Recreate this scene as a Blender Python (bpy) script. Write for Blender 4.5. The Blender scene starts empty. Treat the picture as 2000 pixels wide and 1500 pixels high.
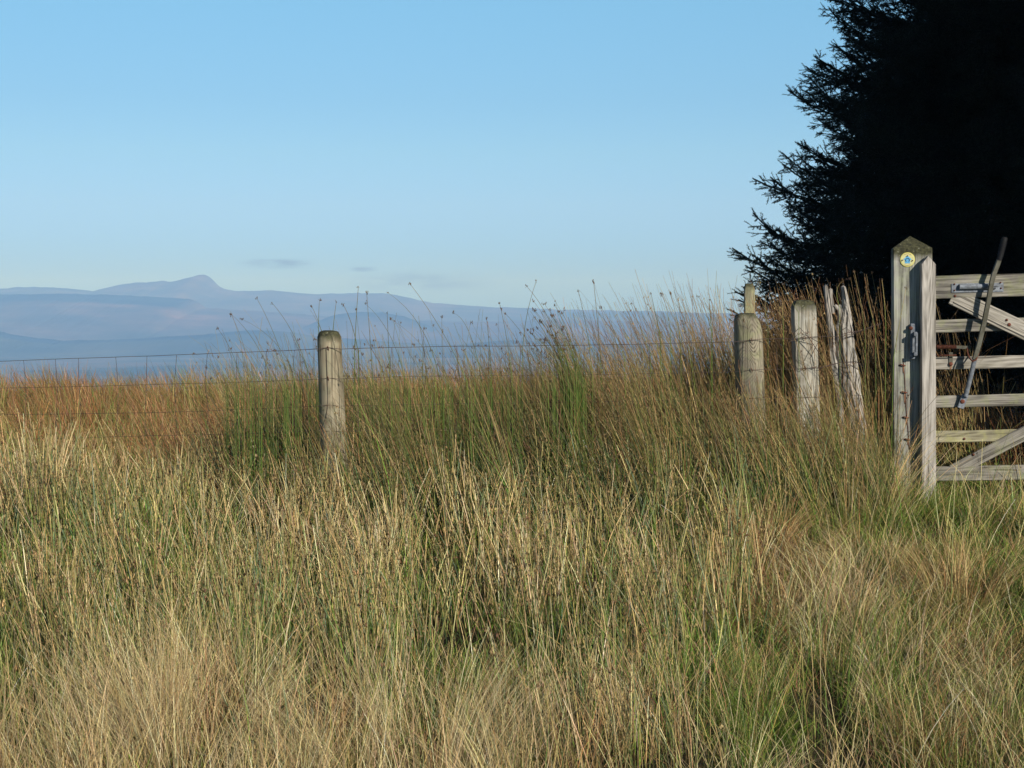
import bpy, bmesh, math, random
import numpy as np
from mathutils import Vector, Matrix

# ------------------------------------------------------------------ camera, world, sun, exposure
scene = bpy.context.scene
C = scene.collection
F = 3200.0            # focal length in pixels of the 2000 px wide photograph
EYE = 1.55
PITCH = math.atan(150.0 / F)

cam_d = bpy.data.cameras.new("camera")
cam_d.sensor_width = 36.0
cam_d.lens = 36.0 * F / 2000.0
cam_d.clip_start = 0.05
cam_d.clip_end = 30000
cam = bpy.data.objects.new("camera", cam_d)
C.objects.link(cam)
cam.location = (0, 0, EYE)
cam.rotation_euler = (math.pi / 2 - PITCH, 0, 0)
scene.camera = cam

SUN_AZ = math.radians(35)       # to the right of straight behind the camera
SUN_EL = math.radians(25)
world = bpy.data.worlds.new("World")
scene.world = world
world.use_nodes = True
wn, wl = world.node_tree.nodes, world.node_tree.links
wn.clear()
wo = wn.new('ShaderNodeOutputWorld')
bg = wn.new('ShaderNodeBackground')
sky = wn.new('ShaderNodeTexSky')
sky.sky_type = 'NISHITA'
sky.sun_disc = False
sky.sun_elevation = SUN_EL
sky.sun_rotation = math.pi - SUN_AZ
sky.altitude = 300
sky.air_density = 1.0
sky.dust_density = 0.3
sky.ozone_density = 3.0
SKY_STRENGTH = 0.12
# thin wisps of cloud low over the hills, as part of the sky itself
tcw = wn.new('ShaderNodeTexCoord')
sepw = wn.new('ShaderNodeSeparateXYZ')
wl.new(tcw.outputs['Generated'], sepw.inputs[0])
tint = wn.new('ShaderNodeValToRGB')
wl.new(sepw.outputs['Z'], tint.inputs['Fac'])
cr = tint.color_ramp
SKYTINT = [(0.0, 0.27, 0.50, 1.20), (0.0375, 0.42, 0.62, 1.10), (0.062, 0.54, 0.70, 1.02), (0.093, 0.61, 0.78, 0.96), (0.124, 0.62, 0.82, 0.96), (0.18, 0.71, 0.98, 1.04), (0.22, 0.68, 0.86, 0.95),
           (0.32, 0.36, 0.44, 0.52), (0.6, 0.20, 0.25, 0.33), (1.0, 0.16, 0.20, 0.28)]  # sky above the view is darkened on purpose, cutting ambient fill to deepen shadows
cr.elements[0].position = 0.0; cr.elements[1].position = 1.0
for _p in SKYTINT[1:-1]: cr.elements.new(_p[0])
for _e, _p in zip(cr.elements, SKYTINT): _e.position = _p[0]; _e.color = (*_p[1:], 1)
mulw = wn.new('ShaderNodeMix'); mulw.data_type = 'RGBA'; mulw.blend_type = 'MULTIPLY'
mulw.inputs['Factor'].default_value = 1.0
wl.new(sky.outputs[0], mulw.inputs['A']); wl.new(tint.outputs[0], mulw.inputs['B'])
side = wn.new('ShaderNodeMapRange')          # the sky pales a little towards the sun's side
side.inputs['From Min'].default_value = -0.35; side.inputs['From Max'].default_value = 0.35
side.inputs['To Min'].default_value = 0.93; side.inputs['To Max'].default_value = 1.14
wl.new(sepw.outputs['X'], side.inputs['Value'])
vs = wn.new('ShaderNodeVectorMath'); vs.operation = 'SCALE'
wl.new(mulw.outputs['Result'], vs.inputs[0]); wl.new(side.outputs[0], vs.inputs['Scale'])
mpw = wn.new('ShaderNodeMapping'); mpw.inputs['Scale'].default_value = (40, 40, 260)
wl.new(tcw.outputs['Generated'], mpw.inputs[0])
nzw = wn.new('ShaderNodeTexNoise'); nzw.inputs['Scale'].default_value = 1.0
nzw.inputs['Detail'].default_value = 6; nzw.inputs['Roughness'].default_value = 0.6
wl.new(mpw.outputs[0], nzw.inputs['Vector'])
rw = wn.new('ShaderNodeMapRange'); rw.inputs['From Min'].default_value = 0.30; rw.inputs['From Max'].default_value = 0.56
wl.new(nzw.outputs[0], rw.inputs['Value'])
def wisp(cx, cz, rx, rz):
    a = wn.new('ShaderNodeVectorMath'); a.operation = 'SUBTRACT'
    wl.new(tcw.outputs['Generated'], a.inputs[0]); a.inputs[1].default_value = (cx, 0, cz)
    b_ = wn.new('ShaderNodeVectorMath'); b_.operation = 'MULTIPLY'
    wl.new(a.outputs[0], b_.inputs[0]); b_.inputs[1].default_value = (1 / rx, 0, 1 / rz)
    c_ = wn.new('ShaderNodeVectorMath'); c_.operation = 'LENGTH'; wl.new(b_.outputs[0], c_.inputs[0])
    d_ = wn.new('ShaderNodeMapRange'); d_.interpolation_type = 'SMOOTHSTEP'
    d_.inputs['From Min'].default_value = 1.0; d_.inputs['From Max'].default_value = 0.2
    wl.new(c_.outputs['Value'], d_.inputs['Value']); return d_.outputs[0]
def maxn(a, b_):
    n = wn.new('ShaderNodeMath'); n.operation = 'MAXIMUM'; wl.new(a, n.inputs[0]); wl.new(b_, n.inputs[1]); return n.outputs[0]
allw = maxn(maxn(wisp(-0.141, 0.0262, 0.030, 0.0040), wisp(-0.055, 0.0150, 0.055, 0.0085)), wisp(-0.090, 0.0230, 0.012, 0.0022))
mw = wn.new('ShaderNodeMath'); mw.operation = 'MULTIPLY'
wl.new(rw.outputs[0], mw.inputs[0]); wl.new(allw, mw.inputs[1])
mw2 = wn.new('ShaderNodeMath'); mw2.operation = 'MULTIPLY'; mw2.inputs[1].default_value = 0.75
wl.new(mw.outputs[0], mw2.inputs[0])
mixw = wn.new('ShaderNodeMix'); mixw.data_type = 'RGBA'
wl.new(mw2.outputs[0], mixw.inputs['Factor'])
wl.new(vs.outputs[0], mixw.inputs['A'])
mixw.inputs['B'].default_value = (1.35, 2.0, 3.0, 1)
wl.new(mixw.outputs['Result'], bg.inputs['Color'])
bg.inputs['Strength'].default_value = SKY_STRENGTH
wl.new(bg.outputs[0], wo.inputs['Surface'])

sun_d = bpy.data.lights.new("sun", 'SUN')
sun_d.energy = 5.0
sun_d.angle = math.radians(0.5)
sun_d.color = (1.0, 0.94, 0.86)
sun = bpy.data.objects.new("sun", sun_d)
C.objects.link(sun)
sdir = Vector((math.sin(SUN_AZ) * math.cos(SUN_EL), -math.cos(SUN_AZ) * math.cos(SUN_EL), math.sin(SUN_EL)))
sun.rotation_euler = sdir.to_track_quat('Z', 'Y').to_euler()
sun.location = (6, -10, 12)

scene.view_settings.view_transform = 'Standard'
scene.view_settings.look = 'None'
scene.view_settings.exposure = 0.0
scene.view_settings.gamma = 1.0
scene.cycles.max_bounces = 6
scene.cycles.diffuse_bounces = 1
scene.cycles.transmission_bounces = 3
scene.cycles.transparent_max_bounces = 8
scene.cycles.volume_bounces = 1
scene.cycles.use_denoising = True

rng = np.random.default_rng(11)
random.seed(5)

# ------------------------------------------------------------------ helpers
cp, sp = math.cos(PITCH), math.sin(PITCH)
def ray(px, py):
    u, v = (px - 1000) / F, -(py - 750) / F
    return Vector((u, cp + v * sp, v * cp - sp))
def at(px, py, Y):
    r = ray(px, py)
    k = Y / r.y
    return Vector((r.x * k, Y, EYE + r.z * k))

def sm(t):
    t = np.clip(t, 0, 1)
    return t * t * (3 - 2 * t)

def vnoise(x, y, scale, seed):
    r = np.random.default_rng(seed)
    tab = r.random((64, 64))
    x = np.asarray(x, float) / scale + 1000; y = np.asarray(y, float) / scale + 1000
    xi = np.floor(x).astype(int); yi = np.floor(y).astype(int)
    fx = x - xi; fy = y - yi
    fx = fx * fx * (3 - 2 * fx); fy = fy * fy * (3 - 2 * fy)
    a = tab[xi % 64, yi % 64]; b_ = tab[(xi + 1) % 64, yi % 64]
    c = tab[xi % 64, (yi + 1) % 64]; d = tab[(xi + 1) % 64, (yi + 1) % 64]
    return (a * (1 - fx) + b_ * fx) * (1 - fy) + (c * (1 - fx) + d * fx) * fy - 0.5

def T(x, y):
    """height of the ground"""
    x = np.asarray(x, float); y = np.asarray(y, float)
    z = 0.56 * sm((y - 3.2) / 5.2)
    z = z + 0.03 * np.clip(x, -6, 0) * sm((y - 4) / 4) * (1 - sm((y - 10) / 4)) + 0.09 * sm((y - 9.5) / 4)
    near = np.exp(-((x / 40) ** 2 + (y / 60) ** 2))
    z = z + near * (0.10 * vnoise(x, y, 1.3, 1) + 0.07 * vnoise(x, y, 0.45, 2) + 0.2 * vnoise(x, y, 4, 3))
    yd = 14 + 10 * sm((x - 0.5) / 4)
    q = np.clip(y - yd, 0, None)
    q = q * q / (q + 3)
    z = z - 118 * (1 - np.exp(-q / 420.0))
    r = np.hypot(x, y)
    far = sm((r - 600) / 1500)
    z = z + far * (10 * vnoise(x, y, 900, 4) + 4 * vnoise(x, y, 260, 5))
    return z
def Tz(x, y): return float(T(x, y))

def gnd(px, py, h=0.25):
    """ground point seen at this pixel, for plants h tall"""
    r = ray(px, py)
    t = 3.0
    while t < 40:
        if EYE + r.z * t < Tz(r.x * t, r.y * t) + h: break
        t += 0.03
    return r.x * t, r.y * t

def tag(o, label=None, cat=None, group=None, kind=None):
    if label: o['label'] = label
    if cat: o['category'] = cat
    if group: o['group'] = group
    if kind: o['kind'] = kind
    return o
def empty(name, loc):
    o = bpy.data.objects.new(name, None)
    o.empty_display_size = 0.1
    C.objects.link(o); o.location = loc
    return o
def link(name, me, mat=None, parent=None, loc=None, rot=None):
    """loc is the world position of the mesh's origin"""
    o = bpy.data.objects.new(name, me)
    C.objects.link(o)
    if mat is not None: me.materials.append(mat)
    if parent is not None: o.parent = parent
    L = Vector(loc) if loc is not None else Vector((0, 0, 0))
    if parent is not None: L = L - parent.location
    o.location = L
    if rot: o.rotation_euler = rot
    return o
def from_bm(name, bm, smooth=False):
    bmesh.ops.recalc_face_normals(bm, faces=bm.faces)
    if smooth:
        for e_ in bm.edges:
            if len(e_.link_faces) == 2 and e_.calc_face_angle(0) > 0.65: e_.smooth = False
    me = bpy.data.meshes.new(name)
    bm.to_mesh(me); bm.free()
    if smooth:
        me.polygons.foreach_set('use_smooth', [True] * len(me.polygons))
    return me
def from_np(name, V, Fq, col=None, smooth=False):
    """V (n,3); Fq (m,k) faces of k corners"""
    me = bpy.data.meshes.new(name)
    n, m, k = len(V), len(Fq), Fq.shape[1]
    me.vertices.add(n); me.vertices.foreach_set('co', np.ascontiguousarray(V, dtype=np.float32).ravel())
    me.loops.add(m * k); me.loops.foreach_set('vertex_index', np.ascontiguousarray(Fq, dtype=np.int32).ravel())
    me.polygons.add(m)
    me.polygons.foreach_set('loop_start', np.arange(0, m * k, k, dtype=np.int32))
    me.polygons.foreach_set('loop_total', np.full(m, k, dtype=np.int32))
    if col is not None:
        a = me.color_attributes.new('Col', 'FLOAT_COLOR', 'POINT')
        c4 = np.ones((n, 4), np.float32); c4[:, :3] = col
        a.data.foreach_set('color', c4.ravel())
    me.update(calc_edges=True)
    if smooth:
        me.polygons.foreach_set('use_smooth', np.ones(m, dtype=bool))
    return me

# ------------------------------------------------------------------ materials
def new_mat(name):
    m = bpy.data.materials.new(name); m.use_nodes = True
    nt = m.node_tree
    return m, nt, nt.nodes['Principled BSDF'], nt.nodes['Material Output']
def ramp(nt, fac, stops):
    r = nt.nodes.new('ShaderNodeValToRGB')
    els = r.color_ramp.elements
    while len(els) < len(stops): els.new(0.5)
    for el, (p, c) in zip(els, stops):
        el.position = p; el.color = (*c, 1) if len(c) == 3 else c
    nt.links.new(fac, r.inputs['Fac'])
    return r.outputs['Color']
def noise(nt, vec, scale, detail=4, rough=0.55, dist=0.0):
    n = nt.nodes.new('ShaderNodeTexNoise')
    n.inputs['Scale'].default_value = scale; n.inputs['Detail'].default_value = detail
    n.inputs['Roughness'].default_value = rough; n.inputs['Distortion'].default_value = dist
    if vec is not None: nt.links.new(vec, n.inputs['Vector'])
    return n.outputs['Fac']
def mapping(nt, vec, scale, loc=(0, 0, 0)):
    n = nt.nodes.new('ShaderNodeMapping')
    n.inputs['Scale'].default_value = scale; n.inputs['Location'].default_value = loc
    nt.links.new(vec, n.inputs[0]); return n.outputs[0]
def mixc(nt, fac, a, b_, mode='MIX'):
    n = nt.nodes.new('ShaderNodeMix'); n.data_type = 'RGBA'; n.blend_type = mode
    for s, v in ((n.inputs['Factor'], fac), (n.inputs['A'], a), (n.inputs['B'], b_)):
        if hasattr(v, 'is_linked'): nt.links.new(v, s)
        elif isinstance(v, (int, float)): s.default_value = v
        else: s.default_value = (*v, 1)
    return n.outputs['Result']
def mathn(nt, op, a, b_):
    n = nt.nodes.new('ShaderNodeMath'); n.operation = op
    for s, v in ((n.inputs[0], a), (n.inputs[1], b_)):
        if hasattr(v, 'is_linked'): nt.links.new(v, s)
        else: s.default_value = v
    return n.outputs[0]

def wood(name, axis, dark, light, lichen=(0.36, 0.37, 0.22), lichen_amt=0.35, swirl=0.4, top=None, seed=0.0, crack=0.5):
    m, nt, P, out = new_mat(name)
    tc = nt.nodes.new('ShaderNodeTexCoord').outputs['Object']
    oi = nt.nodes.new('ShaderNodeObjectInfo')
    off = nt.nodes.new('ShaderNodeVectorMath'); off.operation = 'SCALE'
    cmb = nt.nodes.new('ShaderNodeCombineXYZ')
    for i in range(3): nt.links.new(oi.outputs['Random'], cmb.inputs[i])
    nt.links.new(cmb.outputs[0], off.inputs[0]); off.inputs['Scale'].default_value = 7.0
    add = nt.nodes.new('ShaderNodeVectorMath'); add.operation = 'ADD'
    nt.links.new(tc, add.inputs[0]); nt.links.new(off.outputs[0], add.inputs[1])
    v = add.outputs[0]
    def stretch(a, l):
        s = [a, a, a]; s[axis] = l
        return tuple(s)
    # growth rings that meander along the board
    warp = noise(nt, mapping(nt, v, stretch(9, 2.0)), 1.0, 3, 0.5)
    rn = noise(nt, mapping(nt, v, stretch(9, 0.45 + 2.6 * max(0, swirl - 0.3))), 1.0, 1, 0.3)
    rings = mathn(nt, 'ADD', mathn(nt, 'MULTIPLY', mathn(nt, 'SINE', mathn(nt, 'MULTIPLY', rn, 150.0 if swirl < 1 else 130.0), 0.0), 0.5), 0.5)
    fine = noise(nt, mapping(nt, v, stretch(190, 5)), 1.0, 5, 0.6)
    mid = noise(nt, mapping(nt, v, stretch(45, 2.2)), 1.0, 4, 0.55, 0.6)
    g = mathn(nt, 'ADD', mathn(nt, 'MULTIPLY', rings, 0.09 if swirl < 1 else 0.2), mathn(nt, 'MULTIPLY', fine, 0.46))
    g = mathn(nt, 'ADD', g, mathn(nt, 'MULTIPLY', mid, 0.45))
    col = ramp(nt, g, [(0.37, dark), (0.475, tuple(0.45 * a + 0.55 * b_ for a, b_ in zip(dark, light))), (0.60, light)])
    # broad weather stains
    st = noise(nt, mapping(nt, v, stretch(10, 3.5)), 1.0, 4, 0.6)
    col = mixc(nt, mathn(nt, 'MULTIPLY', ramp(nt, st, [(0.46, (0, 0, 0)), (0.68, (1, 1, 1))]), 0.75), col, tuple(c * 0.36 for c in light))
    # lichen and algae
    li = noise(nt, mapping(nt, v, (13, 13, 13)), 1.0, 6, 0.65)
    lf = mathn(nt, 'MULTIPLY', ramp(nt, li, [(0.48, (0, 0, 0)), (0.64, (1, 1, 1))]), lichen_amt)
    col = mixc(nt, lf, col, lichen)
    # knots
    vo = nt.nodes.new('ShaderNodeTexVoronoi'); vo.inputs['Scale'].default_value = 1.0
    nt.links.new(mapping(nt, v, stretch(8.5, 3.6)), vo.inputs['Vector'])
    kn = ramp(nt, vo.outputs['Distance'], [(0.06, (1, 1, 1)), (0.13, (0, 0, 0))])
    col = mixc(nt, mathn(nt, 'MULTIPLY', kn, 0.65), col, tuple(c * 0.8 for c in dark))
    # fine drying cracks
    ck = noise(nt, mapping(nt, v, stretch(75, 1.5)), 1.0, 2, 0.5)
    ckm = ramp(nt, ck, [(0.36, (1, 1, 1)), (0.41, (0, 0, 0))])
    col = mixc(nt, mathn(nt, 'MULTIPLY', ckm, crack), col, tuple(c * 0.28 for c in dark))
    if top is not None:
        sp_ = nt.nodes.new('ShaderNodeSeparateXYZ'); nt.links.new(tc, sp_.inputs[0])
        zz = mathn(nt, 'ADD', sp_.outputs['Z'], mathn(nt, 'MULTIPLY', noise(nt, mapping(nt, v, (30, 30, 30)), 1.0, 4), 0.06))
        tm = nt.nodes.new('ShaderNodeMapRange')
        tm.inputs['From Min'].default_value = top[0]; tm.inputs['From Max'].default_value = top[1]
        nt.links.new(zz, tm.inputs['Value'])
        moss = ramp(nt, noise(nt, mapping(nt, v, (60, 60, 60)), 1.0, 5, 0.7), [(0.4, (0.035, 0.035, 0.022)), (0.62, (0.10, 0.10, 0.05)), (0.72, (0.42, 0.42, 0.36))])
        col = mixc(nt, tm.outputs[0], col, moss)
    nt.links.new(col, P.inputs['Base Color'])
    P.inputs['Roughness'].default_value = 0.85
    P.inputs['Specular IOR Level'].default_value = 0.2
    bp = nt.nodes.new('ShaderNodeBump'); bp.inputs['Strength'].default_value = 0.5; bp.inputs['Distance'].default_value = 0.003
    hh = mathn(nt, 'SUBTRACT', g, mathn(nt, 'MULTIPLY', ckm, 0.8))
    nt.links.new(hh, bp.inputs['Height']); nt.links.new(bp.outputs[0], P.inputs['Normal'])
    return m

W_POST = wood('gate_post_wood', 2, (0.11, 0.105, 0.085), (0.46, 0.452, 0.395), (0.42, 0.46, 0.29), 0.45, 0.25, (-0.045, 0.0))
W_STILE = wood('pale_stile_wood', 2, (0.13, 0.115, 0.095), (0.56, 0.525, 0.47), (0.40, 0.40, 0.30), 0.10, 0.3)
W_RAIL = wood('rail_wood', 0, (0.07, 0.062, 0.05), (0.35, 0.328, 0.28), (0.26, 0.28, 0.13), 0.45, 0.5)
W_GREEN = wood('algae_rail_wood', 0, (0.12, 0.10, 0.06), (0.43, 0.40, 0.27), (0.38, 0.37, 0.15), 0.6, 0.5)
W_BRACE = wood('brace_wood', 0, (0.11, 0.095, 0.075), (0.46, 0.43, 0.37), (0.40, 0.38, 0.25), 0.15, 0.4)
W_ROUND = wood('round_post_wood', 2, (0.10, 0.082, 0.05), (0.40, 0.345, 0.235), (0.36, 0.36, 0.24), 0.45, 0.5, (-0.03, 0.012))
W_SAWN = wood('swirled_post_wood', 2, (0.08, 0.07, 0.05), (0.33, 0.295, 0.215), (0.26, 0.28, 0.13), 0.45, 1.6, (0.0, 0.03))
W_GREY = wood('grey_post_wood', 2, (0.16, 0.14, 0.10), (0.52, 0.49, 0.40), (0.50, 0.50, 0.44), 0.5, 0.3, (-0.035, 0.01))
W_OLD = wood('rotten_post_wood', 2, (0.06, 0.05, 0.04), (0.50, 0.46, 0.40), (0.5, 0.5, 0.45), 0.3, 0.6, None, 0, 1.0)
W_LICH = wood('lichen_post_wood', 2, (0.14, 0.13, 0.08), (0.42, 0.40, 0.26), (0.42, 0.42, 0.22), 0.75, 0.3, (-0.02, 0.02))

def metal(name, col, col2, rough=0.5, metallic=0.6, sc=60, amt=(0.45, 0.65)):
    m, nt, P, out = new_mat(name)
    tc = nt.nodes.new('ShaderNodeTexCoord').outputs['Object']
    n1 = noise(nt, tc, sc, 5, 0.65)
    c = ramp(nt, n1, [(amt[0], col), (amt[1], col2)])
    nt.links.new(c, P.inputs['Base Color'])
    P.inputs['Metallic'].default_value = metallic; P.inputs['Roughness'].default_value = rough; P.inputs['Specular IOR Level'].default_value = 0.2
    bp = nt.nodes.new('ShaderNodeBump'); bp.inputs['Strength'].default_value = 0.3; bp.inputs['Distance'].default_value = 0.001
    nt.links.new(n1, bp.inputs['Height']); nt.links.new(bp.outputs[0], P.inputs['Normal'])
    return m
M_GALV = metal('galvanised_steel', (0.15, 0.165, 0.185), (0.27, 0.30, 0.34), 0.6, 0.0, 50)
M_LEVER = metal('worn_lever_steel', (0.07, 0.066, 0.045), (0.13, 0.128, 0.10), 0.6, 0.0, 14)
M_RUST = metal('rust', (0.09, 0.035, 0.022), (0.17, 0.065, 0.04), 0.9, 0.0, 120)
M_RUSTR = metal('orange_rust', (0.13, 0.045, 0.03), (0.21, 0.075, 0.045), 0.9, 0.0, 160)
M_WIRE = metal('old_fence_wire', (0.055, 0.045, 0.045), (0.13, 0.085, 0.07), 0.7, 0.2, 30)
M_GRIP = metal('black_rubber_grip', (0.008, 0.009, 0.010), (0.016, 0.016, 0.018), 0.7, 0.0, 90)
def plain(name, col, rough=0.5):
    return metal(name, tuple(c * 0.85 for c in col), col, rough, 0.0, 200)

def plant_mat(name, transl=0.28, rough=0.55, spec=0.3):
    m, nt, P, out = new_mat(name)
    at_ = nt.nodes.new('ShaderNodeAttribute'); at_.attribute_name = 'Col'
    nt.links.new(at_.outputs['Color'], P.inputs['Base Color'])
    P.inputs['Roughness'].default_value = rough
    P.inputs['Specular IOR Level'].default_value = spec
    tr = nt.nodes.new('ShaderNodeBsdfTranslucent'); nt.links.new(at_.outputs['Color'], tr.inputs['Color'])
    mx = nt.nodes.new('ShaderNodeMixShader'); mx.inputs[0].default_value = transl
    nt.links.new(P.outputs[0], mx.inputs[1]); nt.links.new(tr.outputs[0], mx.inputs[2])
    nt.links.new(mx.outputs[0], out.inputs['Surface'])
    return m
M_GRASS = plant_mat('grass_blades', 0.12)
M_RUSH = plant_mat('rush_stems', 0.05, 0.45, 0.4)

# ground
def ground_mat():
    m, nt, P, out = new_mat('moorland_ground')
    tc = nt.nodes.new('ShaderNodeTexCoord').outputs['Object']
    n1 = noise(nt, tc, 3.0, 6, 0.65); n2 = noise(nt, tc, 28.0, 5, 0.7)
    near = ramp(nt, mathn(nt, 'ADD', mathn(nt, 'MULTIPLY', n1, 0.5), mathn(nt, 'MULTIPLY', n2, 0.5)),
                [(0.38, (0.018, 0.02, 0.010)), (0.52, (0.05, 0.042, 0.022)), (0.66, (0.11, 0.08, 0.04))])
    f1 = noise(nt, tc, 0.004, 4, 0.6)
    far = ramp(nt, f1, [(0.42, (0.03, 0.05, 0.025)), (0.5, (0.09, 0.10, 0.045)), (0.62, (0.15, 0.12, 0.07))])
    ln = nt.nodes.new('ShaderNodeVectorMath'); ln.operation = 'LENGTH'; nt.links.new(tc, ln.inputs[0])
    mr = nt.nodes.new('ShaderNodeMapRange'); mr.inputs['From Min'].default_value = 30; mr.inputs['From Max'].default_value = 200
    nt.links.new(ln.outputs['Value'], mr.inputs['Value'])
    nt.links.new(mixc(nt, mr.outputs[0], near, far), P.inputs['Base Color'])
    P.inputs['Roughness'].default_value = 0.95; P.inputs['Specular IOR Level'].default_value = 0.1
    bp = nt.nodes.new('ShaderNodeBump'); bp.inputs['Strength'].default_value = 0.8; bp.inputs['Distance'].default_value = 0.03
    nt.links.new(n2, bp.inputs['Height']); nt.links.new(bp.outputs[0], P.inputs['Normal'])
    return m
def axis_coords(a, b_, step, lo, hi, growth=1.13):
    mid_ = list(np.arange(a, b_ + 1e-6, step))
    up = []; s = step; v = mid_[-1]
    while v < hi: s *= growth; v += s; up.append(min(v, hi))
    dn = []; s = step; v = mid_[0]
    while v > lo: s *= growth; v -= s; dn.append(max(v, lo))
    return np.array(dn[::-1] + mid_ + up)
gx = axis_coords(-7, 11, 0.12, -7600, 7600)
gy = axis_coords(1, 26, 0.12, -1500, 8600)
GX, GY = np.meshgrid(gx, gy, indexing='xy')
GV = np.stack([GX, GY, T(GX, GY)], -1).reshape(-1, 3)
ny, nx = GX.shape
ii = (np.arange(ny - 1)[:, None] * nx + np.arange(nx - 1)[None, :]).ravel()
GF = np.stack([ii, ii + 1, ii + nx + 1, ii + nx], -1)
ground = link('ground', from_np('ground', GV, GF, smooth=True), ground_mat())
tag(ground, 'rough moorland ground falling away to a wide valley', kind='structure')

# ------------------------------------------------------------------ hills
def hill_mat():
    m, nt, P, out = new_mat('hill_moorland')
    at_ = nt.nodes.new('ShaderNodeAttribute'); at_.attribute_name = 'Col'
    tc = nt.nodes.new('ShaderNodeTexCoord').outputs['Object']
    n1 = noise(nt, mapping(nt, tc, (0.004, 0.004, 0.02)), 1.0, 6, 0.6)
    k = ramp(nt, n1, [(0.34, (0.45, 0.55, 0.52)), (0.5, (0.9, 0.9, 0.9)), (0.66, (1.7, 1.5, 1.4))])
    nt.links.new(mixc(nt, 1.0, at_.outputs['Color'], k, 'MULTIPLY'), P.inputs['Base Color'])
    P.inputs['Roughness'].default_value = 1.0; P.inputs['Specular IOR Level'].default_value = 0.0
    return m
M_HILL = hill_mat()
def ridge(name, pts, Y, depth, label, base_col, dark_col, dark_band, amp, seed, foot=-122.0):
    """a range of hills: crest follows pts (pixel positions of the skyline at distance Y)"""
    pts = sorted(pts)
    px = np.linspace(pts[0][0], pts[-1][0], 1500)
    py = np.interp(px, [p[0] for p in pts], [p[1] for p in pts])
    kern = np.array([1, 2, 3, 2, 1.0]); kern /= kern.sum()
    py = np.convolve(np.pad(py, 2, mode='edge'), kern, mode='valid')
    py = py + 1.3 * vnoise(px, px * 0, 17, seed + 9) + 0.7 * vnoise(px, px * 0, 6, seed + 10)
    X = (px - 1000) / F * Y
    Zr = EYE - (py - 600) / F * Y
    rows = np.concatenate([np.linspace(-1, 0, 34), np.linspace(0.05, 1, 12)])
    VV, CC = [], []
    for t in rows:
        if t <= 0: prof = sm(1 + t) * 0.55 + 0.45 * (1 + t)
        else: prof = (1 - t) ** 1.5
        yy = Y + t * depth * (1.0 if t <= 0 else 0.7) + 60 * vnoise(X, X * 0, 500, seed)
        w = min(1.0, abs(t) * 5)
        zz = foot + (Zr - foot) * prof + w * prof * amp * (vnoise(X, yy, 420, seed + 1) + 0.5 * vnoise(X, yy, 160, seed + 2)) \
            + (1 - w) * 3.0 * vnoise(X, yy, 60, seed + 3)
        zz = np.minimum(zz, foot + (Zr - foot) * 1.0 + 1.5) if t > -0.3 else zz
        VV.append(np.stack([X, yy, zz], -1))
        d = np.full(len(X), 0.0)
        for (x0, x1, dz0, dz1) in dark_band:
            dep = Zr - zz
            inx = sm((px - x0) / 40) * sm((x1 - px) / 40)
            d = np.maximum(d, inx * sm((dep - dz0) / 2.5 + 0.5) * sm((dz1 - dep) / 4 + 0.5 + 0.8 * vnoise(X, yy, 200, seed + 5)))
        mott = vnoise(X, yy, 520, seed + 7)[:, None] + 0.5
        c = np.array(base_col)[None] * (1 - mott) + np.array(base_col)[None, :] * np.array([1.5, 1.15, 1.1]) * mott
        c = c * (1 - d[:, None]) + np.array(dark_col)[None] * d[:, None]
        CC.append(c)
    nr, nc = len(rows), len(X)
    V = np.concatenate(VV); Cc = np.concatenate(CC)
    ii = (np.arange(nr - 1)[:, None] * nc + np.arange(nc - 1)[None, :]).ravel()
    Fc = np.stack([ii, ii + 1, ii + nc + 1, ii + nc], -1)
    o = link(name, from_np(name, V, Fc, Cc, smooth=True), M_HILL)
    tag(o, label, kind='structure')
    return o
A = [(-500, 572), (-200, 566), (0, 563), (75, 560), (130, 563), (188, 569), (215, 561), (250, 554), (300, 550), (322, 548), (332, 551), (352, 547), (380, 540),
     (392, 536), (402, 536), (412, 541), (420, 550), (428, 559), (442, 566), (470, 569), (500, 568), (530, 567), (575, 571), (625, 575), (660, 573), (700, 572), (755, 573), (800, 582), (850, 592),
     (915, 597), (960, 600), (1000, 600), (1100, 605), (1250, 607), (1400, 612), (1700, 606), (2100, 612), (2500, 600)]
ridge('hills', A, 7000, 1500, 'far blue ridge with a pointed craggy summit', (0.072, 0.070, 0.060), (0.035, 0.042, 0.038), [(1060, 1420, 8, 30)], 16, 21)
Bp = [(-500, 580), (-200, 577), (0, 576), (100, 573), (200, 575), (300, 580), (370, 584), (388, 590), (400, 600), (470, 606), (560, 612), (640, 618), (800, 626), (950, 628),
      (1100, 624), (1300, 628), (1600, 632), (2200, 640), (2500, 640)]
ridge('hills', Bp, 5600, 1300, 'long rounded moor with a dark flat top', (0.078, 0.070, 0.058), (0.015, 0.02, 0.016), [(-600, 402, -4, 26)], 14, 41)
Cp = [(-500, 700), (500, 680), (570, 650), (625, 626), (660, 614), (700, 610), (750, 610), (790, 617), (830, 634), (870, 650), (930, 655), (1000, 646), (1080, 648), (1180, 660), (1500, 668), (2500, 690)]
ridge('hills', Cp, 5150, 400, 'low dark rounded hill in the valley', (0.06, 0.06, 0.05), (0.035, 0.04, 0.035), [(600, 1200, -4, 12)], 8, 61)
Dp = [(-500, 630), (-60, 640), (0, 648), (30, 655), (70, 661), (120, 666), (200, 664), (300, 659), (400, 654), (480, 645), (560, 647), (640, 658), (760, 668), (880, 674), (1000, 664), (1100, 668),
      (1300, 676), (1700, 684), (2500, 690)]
ridge('hills', Dp, 4300, 400, 'lowest wooded rise along the valley floor', (0.05, 0.065, 0.03), (0.012, 0.02, 0.012), [(-600, 560, -4, 8), (900, 1300, -4, 8)], 6, 81)

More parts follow.
